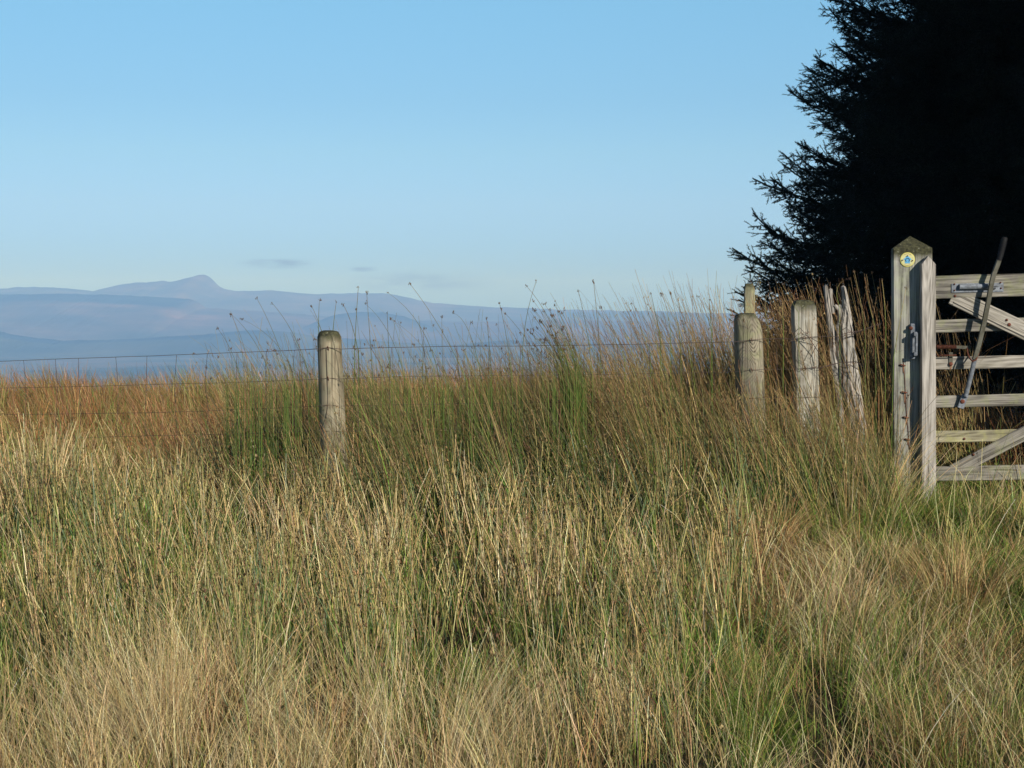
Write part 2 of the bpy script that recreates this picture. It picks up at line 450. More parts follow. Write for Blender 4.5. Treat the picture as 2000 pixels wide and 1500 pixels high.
# ------------------------------------------------------------------ haze
hz = bpy.data.meshes.new('haze')
bm = bmesh.new(); bmesh.ops.create_cube(bm, size=1.0); bm.to_mesh(hz); bm.free()
zmin = float(min(GV[:, 2].min(), -123)) - 1.2
ztop = 152.0
haze = bpy.data.objects.new('haze', hz); C.objects.link(haze)
haze.scale = (15800, 10900, ztop - zmin)
haze.location = (0, 3650, (ztop + zmin) / 2)
hm = bpy.data.materials.new('haze_air'); hm.use_nodes = True
hn = hm.node_tree; hn.nodes.clear()
ho = hn.nodes.new('ShaderNodeOutputMaterial'); pv = hn.nodes.new('ShaderNodeVolumePrincipled')
pv.inputs['Color'].default_value = (0.25, 0.50, 1.0, 1)
pv.inputs['Absorption Color'].default_value = (1, 1, 1, 1)
pv.inputs['Density'].default_value = 0.00026
pv.inputs['Anisotropy'].default_value = -0.16
hn.links.new(pv.outputs[0], ho.inputs['Volume'])
hz.materials.append(hm)
tag(haze, 'pale blue haze over the distant valley and hills', kind='stuff')

# ------------------------------------------------------------------ shape helpers
def tube_bm(bm, pts, r, seg=8, caps=True):
    pts = [Vector(p) for p in pts]
    rs = r if isinstance(r, (list, tuple)) else [r] * len(pts)
    rings = []
    up = Vector((0, 0, 1))
    prev = None
    for i, p in enumerate(pts):
        d = (pts[min(i + 1, len(pts) - 1)] - pts[max(i - 1, 0)]).normalized()
        if prev is None:
            a = d.cross(up)
            if a.length < 0.1: a = d.cross(Vector((0, 1, 0)))
        else:
            a = prev - d * prev.dot(d)
        a.normalize(); prev = a
        b_ = d.cross(a)
        rings.append([bm.verts.new(p + (a * math.cos(2 * math.pi * k / seg) + b_ * math.sin(2 * math.pi * k / seg)) * rs[i]) for k in range(seg)])
    for i in range(len(rings) - 1):
        for k in range(seg):
            bm.faces.new((rings[i][k], rings[i][(k + 1) % seg], rings[i + 1][(k + 1) % seg], rings[i + 1][k]))
    if caps:
        bm.faces.new(rings[0][::-1]); bm.faces.new(rings[-1])
def tube(name, pts, r, mat, parent, seg=8, smooth=True):
    o0 = Vector(pts[0]); bm = bmesh.new()
    tube_bm(bm, [Vector(p) - o0 for p in pts], r, seg)
    return link(name, from_bm(name, bm, smooth), mat, parent, o0)

def n1(x, s): return float(vnoise(x, 0.37 * s, 1.0, s))

def board_bm(L, H, D, seed=1, wob=0.0015, bev=0.004, seg=24, cx=0.0):
    """board along X from 0..L, height H (Z, centred), depth D (Y, 0..D towards +Y)"""
    bm = bmesh.new()
    sec = [(0, -H / 2 + bev), (bev, -H / 2), (D - bev, -H / 2), (D, -H / 2 + bev), (D, H / 2 - bev), (D - bev, H / 2), (bev, H / 2), (0, H / 2 - bev)]
    rings = []
    for i in range(seg + 1):
        x = L * i / seg
        rr = []
        for j, (y, z) in enumerate(sec):
            s = 1 if z > 0 else -1
            dz = wob * 2 * n1(x * 5 + 13 * (s > 0), seed) + wob * n1(x * 22 + 7 * (s > 0), seed + 3)
            rr.append(bm.verts.new((x, y, z + dz)))
        rings.append(rr)
    for i in range(seg):
        for k in range(8):
            bm.faces.new((rings[i][k], rings[i][(k + 1) % 8], rings[i + 1][(k + 1) % 8], rings[i + 1][k]))
    bm.faces.new(rings[0][::-1]); bm.faces.new(rings[-1])
    return bm
def board(name, pA, pB, H, D, mat, parent, seed, **kw):
    """centre line from pA to pB (world, both at the front face)"""
    pA = Vector(pA); pB = Vector(pB); d = pB - pA
    bm = board_bm(d.length, H, D, seed, **kw)
    rot = (0, -math.atan2(d.z, math.hypot(d.x, d.y)), math.atan2(d.y, d.x))
    return link(name, from_bm(name, bm), mat, parent, pA, rot)
def boxpart(name, c, sx, sy, sz, mat, parent, bev=0.002, rot=None):
    bm = bmesh.new(); bmesh.ops.create_cube(bm, size=1.0)
    for v in bm.verts: v.co = Vector((v.co.x * sx, v.co.y * sy, v.co.z * sz))
    bmesh.ops.bevel(bm, geom=bm.edges[:], offset=bev, segments=2, affect='EDGES')
    return link(name, from_bm(name, bm), mat, parent, c, rot)
def bolt(c, r, mat, parent, name='bolt'):
    bm = bmesh.new()
    seg = 12
    prof = [(r, 0.0), (r, -0.003), (r * 0.8, -0.0055), (r * 0.4, -0.007)]
    rings = [[bm.verts.new((a * math.cos(2 * math.pi * k / seg), y, a * math.sin(2 * math.pi * k / seg))) for k in range(seg)] for a, y in prof]
    for i in range(3):
        for k in range(seg):
            bm.faces.new((rings[i][k], rings[i][(k + 1) % seg], rings[i + 1][(k + 1) % seg], rings[i + 1][k]))
    bm.faces.new(rings[0][::-1]); bm.faces.new(rings[-1])
    return link(name, from_bm(name, bm, True), mat, parent, c)

# ------------------------------------------------------------------ gate post
YP = 8.700                     # front face of the gate post
SC = F / YP
tl = at(1745, 484, YP); tr = at(1820, 482, YP)
pw = (tr.x - tl.x)
pcx = (tl.x + tr.x) / 2
ztop_post = at(1780, 461, YP + pw / 2).z
zeave = tl.z
gz = Tz(pcx, YP)
gp = empty('gate_post', (pcx + 0.01, YP + pw / 2, gz))
tag(gp, 'square timber gate post with pointed mossy top beside the gate', 'gate post')
bm = bmesh.new()
hw = pw / 2
zs = np.linspace(0, (gz - 0.4) - zeave, 30)
rings = []
bev = 0.006
sec = [(-hw + bev, -hw), (hw - bev, -hw), (hw, -hw + bev), (hw, hw - bev), (hw - bev, hw), (-hw + bev, hw), (-hw, hw - bev), (-hw, -hw + bev)]
for i, z in enumerate(zs):
    lean = -z * 0.012
    rings.append([bm.verts.new((x + lean + 0.0018 * n1(z * 9 + k, 4), y + 0.001 * n1(z * 11 + k, 5), z)) for k, (x, y) in enumerate(sec)])
for i in range(len(rings) - 1):
    for k in range(8):
        bm.faces.new((rings[i][k], rings[i][(k + 1) % 8], rings[i + 1][(k + 1) % 8], rings[i + 1][k]))
apex = bm.verts.new((-0.008, 0, ztop_post - zeave))
for k in range(8): bm.faces.new((rings[0][k], rings[0][(k + 1) % 8], apex))
bm.faces.new(rings[-1])
link('post_shaft', from_bm('post_shaft', bm), W_POST, gp, (pcx, YP + hw, zeave))

# latch keeper on the post
k0 = at(1784, 666, YP)
kz0, kz1 = at(1784, 701, YP).z, at(1784, 632, YP).z
keep = boxpart('latch_keeper', (k0.x - 0.002, YP - 0.0125, (kz0 + kz1) / 2), 0.030, 0.024, kz1 - kz0, M_GALV, gp)
def on_keep(px, py, dy):
    p = at(px, py, YP - dy); return p
for (py, h, dpt) in ((652, 0.022, 0.052), (691, 0.020, 0.05)):
    p = at(1787, py, YP)
    boxpart('keeper_arm', (p.x, YP - 0.008 - dpt / 2, p.z), 0.018, dpt, h, M_GALV, gp, 0.002)
p1 = at(1789, 672, YP)
boxpart('keeper_bar', (p1.x, YP - 0.052, p1.z), 0.012, 0.010, 0.12, M_GALV, gp, 0.002)
p = at(1781, 641, YP - 0.025); bolt(p, 0.0105, M_RUST, gp)
p = at(1782, 694, YP - 0.025); bolt(p, 0.0105, M_GALV, gp)
# rusty staples and the wire they hold
wpts = [at(x, y, YP - 0.002) for x, y in ((1764, 700), (1766, 713), (1768, 745), (1769, 766), (1770, 790), (1772, 815), (1774, 840), (1775, 858), (1777, 880))]
tube('stapled_wire', wpts, 0.0019, M_RUST, gp, 6)
for (x, y) in ((1764, 713), (1767, 766), (1770, 815), (1773, 858)):
    c = at(x, y, YP - 0.004)
    tube('staple', [c + Vector((-0.017, 0.003, 0.0)), c + Vector((-0.008, -0.006, 0.002)), c + Vector((0.006, -0.006, -0.002)), c + Vector((0.013, 0.003, -0.003))],
         0.0036, M_RUSTR, gp, 6)

def rust_run(px, py, ln_px, w_, Y, par):
    a, b_ = at(px, py, Y), at(px + 2, py + ln_px, Y)
    bm = bmesh.new(); o0 = a
    L_ = [(-w_, 0), (w_, 0), (w_ * .7, -(a.z - b_.z) * .5), (w_ * .2, -(a.z - b_.z)), (-w_ * .4, -(a.z - b_.z) * .8), (-w_ * .6, -(a.z - b_.z) * .4)]
    f_ = [bm.verts.new((x, -0.0004, z)) for x, z in L_]; k_ = [bm.verts.new((x, 0.002, z)) for x, z in L_]
    bm.faces.new(f_); bm.faces.new(k_[::-1])
    for q in range(6): bm.faces.new((f_[q], f_[(q + 1) % 6], k_[(q + 1) % 6], k_[q]))
    link('rust_stain', from_bm('rust_stain', bm), M_STAIN, par, o0)
M_STAIN = metal('rust_stained_wood', (0.26, 0.13, 0.07), (0.34, 0.22, 0.14), 0.9, 0.0, 150)
for (x, y, l_) in ((1765, 716, 13), (1768, 769, 20), (1771, 818, 12), (1774, 861, 9)):
    rust_run(x, y, l_, 0.004, YP - 0.0025, gp)
# ------------------------------------------------------------------ waymark disc
YD = YP - 0.001
dc = at(1773, 507, YD)
wm = empty('waymark_disc', (dc.x, YD, dc.z))
tag(wm, 'round yellow waymark disc with blue arrow and horseshoe nailed to the gate post', 'sign')
M_YEL = plain('yellow_plastic', (0.80, 0.72, 0.20), 0.4)
M_YEL2 = plain('pale_yellow_ring', (0.74, 0.72, 0.36), 0.4)
M_BLUE = plain('blue_print', (0.16, 0.48, 0.78), 0.4)
M_NAVY = plain('dark_print', (0.03, 0.06, 0.09), 0.4)
M_BRN = plain('brown_print', (0.42, 0.20, 0.06), 0.5)
def disc(name, r, y, th, mat):
    bm = bmesh.new(); seg = 48
    a = [bm.verts.new((r * math.cos(2 * math.pi * k / seg), 0, r * math.sin(2 * math.pi * k / seg))) for k in range(seg)]
    b_ = [bm.verts.new((v.co.x * 0.97, -th, v.co.z * 0.97)) for v in a]
    for k in range(seg): bm.faces.new((a[k], a[(k + 1) % seg], b_[(k + 1) % seg], b_[k]))
    bm.faces.new(b_); bm.faces.new(a[::-1])
    return link(name, from_bm(name, bm), mat, wm, (dc.x, YD - y, dc.z))
disc('backing', 0.0385, 0.0, 0.003, M_YEL)
disc('face', 0.0345, 0.003, 0.0006, M_YEL2)
def flat(name, pts, y, th, mat):
    bm = bmesh.new()
    a = [bm.verts.new((x, 0, z)) for x, z in pts]; b_ = [bm.verts.new((x, -th, z)) for x, z in pts]
    bm.faces.new(b_); bm.faces.new(a[::-1])
    for k in range(len(pts)): bm.faces.new((a[k], a[(k + 1) % len(pts)], b_[(k + 1) % len(pts)], b_[k]))
    return link(name, from_bm(name, bm), mat, wm, (dc.x, YD - y, dc.z))
flat('arrow', [(-0.013, -0.020), (0.013, -0.020), (0.014, -0.002), (0.023, 0.0), (0.0, 0.022), (-0.023, 0.0), (-0.014, -0.002)], 0.0037, 0.0007, M_BLUE)
hs = []
for k in range(15):
    a = math.radians(-50 + 280 * k / 14); hs.append((0.0115 * math.cos(a), 0.0115 * math.sin(a)))
for k in range(14, -1, -1):
    a = math.radians(-50 + 280 * k / 14); hs.append((0.0080 * math.cos(a), 0.0080 * math.sin(a)))
hs = [(x, z - 0.003) for x, z in hs]
flat('horseshoe', hs, 0.0045, 0.0006, M_NAVY)
for a0, a1 in ((50, 130), (240, 300)):
    arc = []
    for k in range(11):
        a = math.radians(a0 + (a1 - a0) * k / 10); arc.append((0.0315 * math.cos(a), 0.0315 * math.sin(a)))
    for k in range(10, -1, -1):
        a = math.radians(a0 + (a1 - a0) * k / 10); arc.append((0.0295 * math.cos(a), 0.0295 * math.sin(a)))
    flat('lettering_arc', arc, 0.0037, 0.0005, M_BRN)
for dx, dz in ((-0.026, -0.003), (0.026, -0.005), (0.0, 0.020)):
    bolt((dc.x + dx, YD - 0.0045, dc.z + dz), 0.0032, M_RUST, wm, 'nail')

# the post is turned a little towards the camera
_phi = math.radians(-10.5)
_old = gp.location.copy()
gp.location = _old + Vector((hw * math.sin(-_phi), 0, 0))
gp.rotation_euler.z = _phi
wm.location = gp.location + Matrix.Rotation(_phi, 3, 'Z') @ (wm.location - _old)
wm.rotation_euler.z = _phi

# ------------------------------------------------------------------ gate
YG = 8.636                     # front of the closing stile
YR = YG + 0.006                # front of the rails
sc0 = at(1815, 955, YG)
gate = empty('field_gate', (sc0.x, YG + 0.03, Tz(sc0.x, YG)))
tag(gate, 'weathered wooden field gate with six rails and a metal lever latch', 'gate')
# closing stile with a pointed top
bm = bmesh.new()
xl, xr = at(1800, 515, YG).x, at(1828, 515, YG).x
zsh = at(1800, 516, YG).z; zap = at(1813, 500, YG).z; zb = Tz(sc0.x, YG) - 0.02
w = xr - xl; th = 0.042
N = 30
zlist = [zsh - (zsh - zb) * i / N for i in range(N + 1)]
rings = []
for z in zlist:
    ln_ = (zsh - z) * 0.004 / 0.3
    r = []
    for k, (x, y) in enumerate([(0.003, 0), (w - 0.003, 0), (w, 0.003), (w, th), (0, th), (0, 0.003)]):
        r.append(bm.verts.new((x + ln_ + 0.0015 * n1(z * 8 + (x > w / 2) * 9, 8), y, z - zsh)))
    rings.append(r)
for i in range(N):
    for k in range(6):
        bm.faces.new((rings[i][k], rings[i][(k + 1) % 6], rings[i + 1][(k + 1) % 6], rings[i + 1][k]))
bm.faces.new(rings[-1])
aF = bm.verts.new((w * 0.47, 0.001, zap - zsh)); aB = bm.verts.new((w * 0.47, th, zap - zsh))
r0 = rings[0]
bm.faces.new((r0[0], r0[1], aF)); bm.faces.new((r0[1], r0[2], aF)); bm.faces.new((r0[2], r0[3], aB, aF)); bm.faces.new((r0[3], r0[4], aB))
bm.faces.new((r0[4], r0[5], aF, aB)); bm.faces.new((r0[5], r0[0], aF))
link('stile', from_bm('stile', bm), W_STILE, gate, (xl, YG, zsh))
# dark split at a knot of the stile
kp = at(1819, 725, YG)
# rails
XEND = 2420
def rail(name, yl0, yl1, yr0, yr1, mat, seed, d=0.040, yoff=0.0):
    a0, a1 = at(1826, yl0, YR + yoff), at(1826, yl1, YR + yoff)
    b0, b1 = at(2000, yr0, YR + yoff), at(2000, yr1, YR + yoff)
    ca, cb = (a0 + a1) / 2, (b0 + b1) / 2
    k = (XEND - 1826) / (2000 - 1826)
    cb = ca + (cb - ca) * k
    return board(name, ca, cb, (a0 - a1).length, d, mat, gate, seed, seg=40)
rail('top_rail', 538.5, 583.5, 533.5, 579, W_RAIL, 11, 0.044)
rail('rail', 625, 650, 620, 646, W_RAIL, 12, 0.022, 0.0235)
rail('rail', 698, 722, 693, 719, W_BRACE, 13, 0.022, 0.0235)
rail('rail', 773, 797, 768, 794, W_RAIL, 14, 0.022, 0.0235)
rail('rail', 842, 865, 837, 863, W_GREEN, 15, 0.022, 0.0235)
rail('bottom_rail', 912, 940, 909, 937, W_RAIL, 16, 0.040)
# hanging stile out of frame
hx = at(XEND - 4, 500, YG).x
board('hanging_stile', (hx + 0.05, YR + 0.003, gate.location.z + 0.0), (hx + 0.05, YR + 0.003, zsh + 0.08), 0.09, 0.07, W_STILE, gate, 17)
# braces
bA = (at(1843, 583, YR) + at(1893, 583, YR)) / 2 + Vector((-0.02, 0.0015, 0.014)); bB = (at(2000, 661, YR) + at(2000, 630, YR)) / 2
dd = (bB - bA); bB = bA + dd * 2.1
br = board('diagonal_brace', bA + Vector((0, 0.0, 0)), bB, 0.092, 0.018, W_BRACE, gate, 18)
# moulding strip along the lower edge of the brace
dn = dd.normalized(); perp = Vector((-dn.z, 0, dn.x))
if perp.z > 0: perp = -perp
board('moulding', bA + perp * 0.041 + dn * 0.03 + Vector((0, -0.0055, 0)), bB + perp * 0.041 + Vector((0, -0.0055, 0)), 0.013, 0.02, W_BRACE, br, 19, bev=0.003) if False else None
def attach(o, par):
    # make o a child of par, keeping where it stands
    bpy.context.view_layer.update()
    mwo = o.matrix_world.copy()
    o.parent = par
    o.matrix_parent_inverse = par.matrix_world.inverted()
    o.matrix_world = mwo
for off, hgt in ((0.0415, 0.010), (0.027, 0.008)):
    m_ = board('moulding', bA + perp * off + dn * 0.02 + Vector((0, -0.006, 0)), bB + perp * off + Vector((0, -0.006, 0)), hgt, 0.012, W_BRACE, None, 19, bev=0.0025, wob=0.0006)
    attach(m_, br)
lA = (at(1846, 910, YR) + at(1900, 910, YR)) / 2 + Vector((-0.03, 0.0015, -0.03)); lB = (at(1995, 838, YR) + at(2020, 850, YR)) / 2
lA.y += 0.0; dd2 = (lB - lA); lB2 = lA + dd2 * 1.9
lb = board('diagonal_brace', lA + Vector((0, 0.0015, 0)), lB2 + Vector((0, 0.0015, 0)), 0.072, 0.018, W_RAIL, gate, 20)
# bolts on rails
for (x, y, m_) in ((1971, 634, M_RUSTR), (1966, 625, M_RUST), (1865, 578, M_RUST), (1979, 853, M_RUST), (1883, 857, M_RUST), (1901, 888, M_RUST)):
    yy = YR + (0.0005 if y in (634, 625) else (0.0235 if y in (853, 857) else 0.001))
    bolt(at(x, y, yy), 0.0095 if m_ is M_RUSTR else 0.007, m_, gate)
# latch cover plate with slot
lat = boxpart('latch_plate', at(1909, 562, YR - 0.003), 0.275, 0.005, 0.048, M_GALV, gate, 0.0015, (0, math.radians(-1.0), 0))
hou = bmesh.new()
prof = [(0.0, -0.010), (-0.020, -0.004), (-0.024, 0.006), (-0.018, 0.018), (0.0, 0.020)]
Lh = 0.19
ra = [hou.verts.new((-Lh / 2, y, z)) for y, z in prof]; rb = [hou.verts.new((Lh / 2, y, z)) for y, z in prof]
for k in range(4): hou.faces.new((ra[k], ra[k + 1], rb[k + 1], rb[k]))
hou.faces.new(ra); hou.faces.new(rb[::-1]); hou.faces.new((ra[4], ra[0], rb[0], rb[4]))
ho_ = link('latch_housing', from_bm('latch_housing', hou), M_GALV, None, at(1908, 562, YR - 0.0055), (0, math.radians(-1.0), 0))
attach(ho_, lat)
# slider pin through the slot
pin = tube('pin', [at(1928, 559, YR - 0.028), at(1944, 558, YR - 0.030), at(1950, 558, YR - 0.030)], 0.0045, M_GALV, None, 8)
attach(pin, lat)
for (x, y) in ((1864, 555), (1864, 567), (1954, 552), (1955, 563)):
    b_ = bolt(at(x, y, YR - 0.0055), 0.0045, M_RUST, None, 'screw'); attach(b_, lat)
# lever
YL = YR - 0.062
def LP(x, y, dy=0.0): return at(x, y, YL + dy)
lev_pts = [LP(1955, 497), LP(1947, 520), LP(1941, 535), LP(1937, 551), LP(1930, 590), LP(1922, 630), LP(1912, 672), LP(1903, 702)]
def flatbar(name, pts, wd, thk, mat, parent):
    bm = bmesh.new(); o0 = Vector(pts[0]); rings = []
    P_ = [Vector(p) - o0 for p in pts]
    for i, p in enumerate(P_):
        d = (P_[min(i + 1, len(P_) - 1)] - P_[max(0, i - 1)]); d.y = 0; d.normalize()
        s = Vector((-d.z, 0, d.x)) * wd / 2
        c = 0.2 * wd / 2
        y0, y1 = -thk / 2, thk / 2
        s2 = s * 0.8
        rings.append([bm.verts.new(p + q) for q in (s2 + Vector((0, y0, 0)), s + Vector((0, y0 * 0.4, 0)), s + Vector((0, y1 * 0.4, 0)), s2 + Vector((0, y1, 0)),
                                                   -s2 + Vector((0, y1, 0)), -s + Vector((0, y1 * 0.4, 0)), -s + Vector((0, y0 * 0.4, 0)), -s2 + Vector((0, y0, 0)))])
    for i in range(len(rings) - 1):
        for k in range(8): bm.faces.new((rings[i][k], rings[i][(k + 1) % 8], rings[i + 1][(k + 1) % 8], rings[i + 1][k]))
    bm.faces.new(rings[0]); bm.faces.new(rings[-1][::-1])
    return link(name, from_bm(name, bm), mat, parent, o0)
lever = flatbar('lever', lev_pts, 0.026, 0.018, M_LEVER, gate)
g_pts = [LP(1962.5, 463.5), LP(1962, 466), LP(1958, 482), LP(1955, 495), LP(1951, 508)]
gr = tube('grip', g_pts, [0.013, 0.0165, 0.0165, 0.0155, 0.0150], M_GRIP, None, 12); attach(gr, lever)
for t in np.linspace(0.25, 0.75, 5):
    c = LP(1962 - 7 * t, 466 + 28 * t); d = (LP(1955, 494) - LP(1962, 466)).normalized() * 0.002
    rg = tube('grip_ridge', [c - d, c + d], 0.0180, M_GRIP, None, 12); attach(rg, gr)
tube('lever_tube', [LP(1904, 700, 0.012), LP(1896, 735, 0.03), LP(1886, 774, 0.05)], 0.0125, M_GALV, gate, 10)
ft = flatbar('lever_foot', [LP(1886, 770, 0.0605), LP(1882, 780, 0.0605), LP(1876, 797, 0.0605)], 0.034, 0.006, M_GALV, gate)
bolt(at(1880, 784, YL + 0.057), 0.0115, M_RUSTR, gate)
# spring and bar
spr = []
s0, s1 = at(1829, 677.5, YR + 0.0), at(1868, 677.5, YR - 0.0)
turns = 15
for i in range(turns * 10 + 1):
    t = i / (turns * 10); a = 2 * math.pi * turns * t
    spr.append(s0.lerp(s1, t) + Vector((0, math.cos(a) * 0.010, math.sin(a) * 0.010)))
tube('spring', spr, 0.0023, M_RUST, gate, 5)
tube('draw_bar', [s0 + Vector((-0.01, 0, 0)), s1, at(1893, 678, YR - 0.01)], 0.005, M_RUST, gate, 8)
flatbar('draw_bar_sleeve', [at(1867, 678, YR - 0.002), at(1896, 679, YR - 0.01)], 0.018, 0.012, M_LEVER, gate)
hook = [at(1889, 680, YR - 0.012), at(1890, 690, YR - 0.03), at(1894, 700, YR - 0.062), at(1900, 706, YR - 0.082), at(1906, 703, YR - 0.080), at(1911, 692, YR - 0.05), at(1911, 682, YR - 0.02)]
tube('hook', hook, 0.0042, M_RUST, gate, 8)
tube('guide_rod', [at(1828, 694, YR - 0.004), at(1868, 693.5, YR - 0.004)], 0.0032, M_RUST, gate, 6)
boxpart('guide_bracket', at(1857, 700, YR + 0.020), 0.020, 0.005, 0.065, M_LEVER, gate, 0.001)
bolt(at(1857, 711, YR + 0.0165), 0.0105, M_RUSTR, gate)
rust_run(1857, 714, 8, 0.006, YR + 0.0215, gate)

# ------------------------------------------------------------------ fence posts
def round_post(name, ptop, pbot, Y, wtop, wbot, mat, label, seed, dome=0.02, chamfer=None, sq=0.0, cat='fence post', group=None):
    """post seen from ptop (centre of top, px) to pbot (px); widths in px; sq 0=round .. 1=square"""
    sc = F / Y
    A_ = at(*ptop, Y); B_ = at(*pbot, Y)
    zg = Tz(B_.x, Y + wbot / sc / 2) - 0.3
    k = (zg - A_.z) / (B_.z - A_.z)
    B2 = A_ + (B_ - A_) * k
    R0, R1 = wtop / sc / 2, wbot / sc / 2
    cy = Y + R0
    bm = bmesh.new(); seg = 40; rows = 48
    rings = []
    for i in range(rows + 1):
        t = i / rows
        c = A_.lerp(B2, t); R = R0 + (R1 - R0) * min(1, t * k)
        dz = A_.z - c.z
        ring = []
        for j in range(seg):
            a = 2 * math.pi * j / seg
            ca, sa = math.cos(a), math.sin(a)
            m_ = max(abs(ca), abs(sa))
            rr = R * ((1 - sq) + sq * (1 / m_) * 0.97)
            rr *= 1 + 0.012 * n1(j * 0.9 + seed, seed) * (1 if sq else 1) + 0.025 * n1(j * 0.35 + t * 7, seed + 1) + 0.02 * n1(j * 2.1 + t * 2, seed + 2)
            # long drying fissures
            rr -= R * 0.03 * max(0.0, n1(j * 1.7 + 0.6 * t, seed + 3) - 0.33) * 6 * 0.5
            if dz < dome: rr *= math.sqrt(max(0.05, 1 - (1 - dz / dome) ** 2)) * 0.28 + 0.72
            ring.append(bm.verts.new((c.x - A_.x + rr * ca, rr * sa, c.z - A_.z)))
        rings.append(ring)
        if i == 0:
            for s_ in (0.002, 0.006, 0.012, 0.018):
                pass
    for i in range(rows):
        for j in range(seg):
            bm.faces.new((rings[i][j], rings[i][(j + 1) % seg], rings[i + 1][(j + 1) % seg], rings[i + 1][j]))
    # worn top
    inner = [bm.verts.new((v.co.x * 0.6, v.co.y * 0.6, 0.005 + 0.004 * n1(j * 0.8, seed + 6))) for j, v in enumerate(rings[0])]
    ctr = bm.verts.new((0, 0, 0.007))
    for j in range(seg):
        bm.faces.new((rings[0][j], rings[0][(j + 1) % seg], inner[(j + 1) % seg], inner[j]))
        bm.faces.new((inner[j], inner[(j + 1) % seg], ctr))
    bm.faces.new(rings[-1])
    if chamfer:
        for v in bm.verts:
            for (nx_, nz_, dlt) in chamfer:   # cut plane nx*x + nz*z < d
                s_ = nx_ * v.co.x + nz_ * v.co.z - dlt
                if s_ > 0: v.co.x -= nx_ * s_; v.co.z -= nz_ * s_
    o = link(name, from_bm(name, bm, True), mat, None, (A_.x, cy, A_.z))
    tag(o, label, cat, group)
    return o
G_ = 'old timber fence posts'
YF1, YF2 = 8.2, 8.4
round_post('fence_post', (640, 648), (648, 840), YF1, 47, 51, W_ROUND, 'round fence post standing alone in the rushes, wire netting stapled across it', 31, dome=0.018, group=G_)
round_post('fence_post', (1464, 614), (1470, 800), YF2, 55, 58, W_SAWN, 'stout fence post with swirling grain and a slanting cut top', 32, dome=0.012,
           chamfer=[(0.894, 0.447, 0.031)], sq=0.2, group=G_)
round_post('fence_post', (1573, 588), (1578, 760), 8.62, 46, 49, W_GREY, 'squared grey fence post with white lichen spot, right of the stout swirled post', 33, dome=0.006, sq=0.8, group=G_)
round_post('fence_post', (1465, 555), (1466, 700), 10.6, 21, 22, W_LICH, 'thin lichen covered post rising behind the stout swirled post', 34, dome=0.004, sq=0.55, group=G_)
# rotten split post
def rotten():
    bm = bmesh.new()
    Y = 8.66
    o0 = at(1650, 650, Y)
    def shard(pts, depth, seed, yoff=0.0, seg=14):
        """pts: (px left, px right, py) rows"""
        rows = []
        for i in range(len(pts) - 1):
            for t in np.linspace(0, 1, 9)[: (9 if i == len(pts) - 2 else 8)]:
                l = pts[i][0] + (pts[i + 1][0] - pts[i][0]) * t; r = pts[i][1] + (pts[i + 1][1] - pts[i][1]) * t
                y = pts[i][2] + (pts[i + 1][2] - pts[i][2]) * t
                rows.append((l, r, y))
        rings = []
        for i, (l, r, y) in enumerate(rows):
            pl, pr = at(l, y, Y), at(r, y, Y)
            c = (pl + pr) / 2 - o0; hwid = (pr.x - pl.x) / 2
            ring = []
            for j in range(seg):
                a = 2 * math.pi * j / seg
                f = 1 + 0.55 * n1(j * 1.31 + i * 0.05, seed) + 0.22 * n1(j * 2.7 + i * 0.4, seed + 1)
                ring.append(bm.verts.new((c.x + hwid * f * math.cos(a), yoff + depth * f * math.sin(a) * (0.6 + 0.4 * hwid / 0.05), c.z + 0.006 * n1(j * 1.9, seed + i))))
            rings.append(ring)
        for i in range(len(rings) - 1):
            for j in range(seg):
                bm.faces.new((rings[i][j], rings[i][(j + 1) % seg], rings[i + 1][(j + 1) % seg], rings[i + 1][j]))
        tipv = bm.verts.new(sum((v.co for v in rings[0]), Vector()) / seg + Vector((0, 0, 0.008)))
        for j in range(seg): bm.faces.new((rings[0][j], rings[0][(j + 1) % seg], tipv))
        bm.faces.new(rings[-1])
    shard([(1613, 1621, 558), (1616, 1626, 600), (1620, 1633, 640), (1624, 1642, 690), (1634, 1662, 760), (1648, 1680, 850), (1656, 1690, 960)], 0.028, 51, 0.02)
    shard([(1622, 1629, 565), (1625, 1632, 590), (1628, 1634, 612)], 0.010, 52, 0.01, 8)
    shard([(1646, 1654, 560), (1649, 1660, 585), (1647, 1664, 615), (1639, 1668, 640), (1640, 1674, 690), (1644, 1682, 740), (1655, 1689, 790), (1664, 1694, 850), (1668, 1700, 960)], 0.042, 53, 0.0, 18)
    shard([(1640, 1647, 596), (1640, 1655, 615), (1638, 1656, 660), (1640, 1660, 720)], 0.03, 54, 0.005, 10)
    shard([(1631, 1640, 597), (1633, 1646, 602), (1640, 1652, 608)], 0.008, 55, 0.0, 8)
    o = link('fence_post', from_bm('fence_post', bm), W_OLD, None, (o0.x, Y + 0.04, o0.z))
    tag(o, 'rotten split fence post leaning beside the gate post, its top broken into prongs', 'fence post', G_)
rotten()

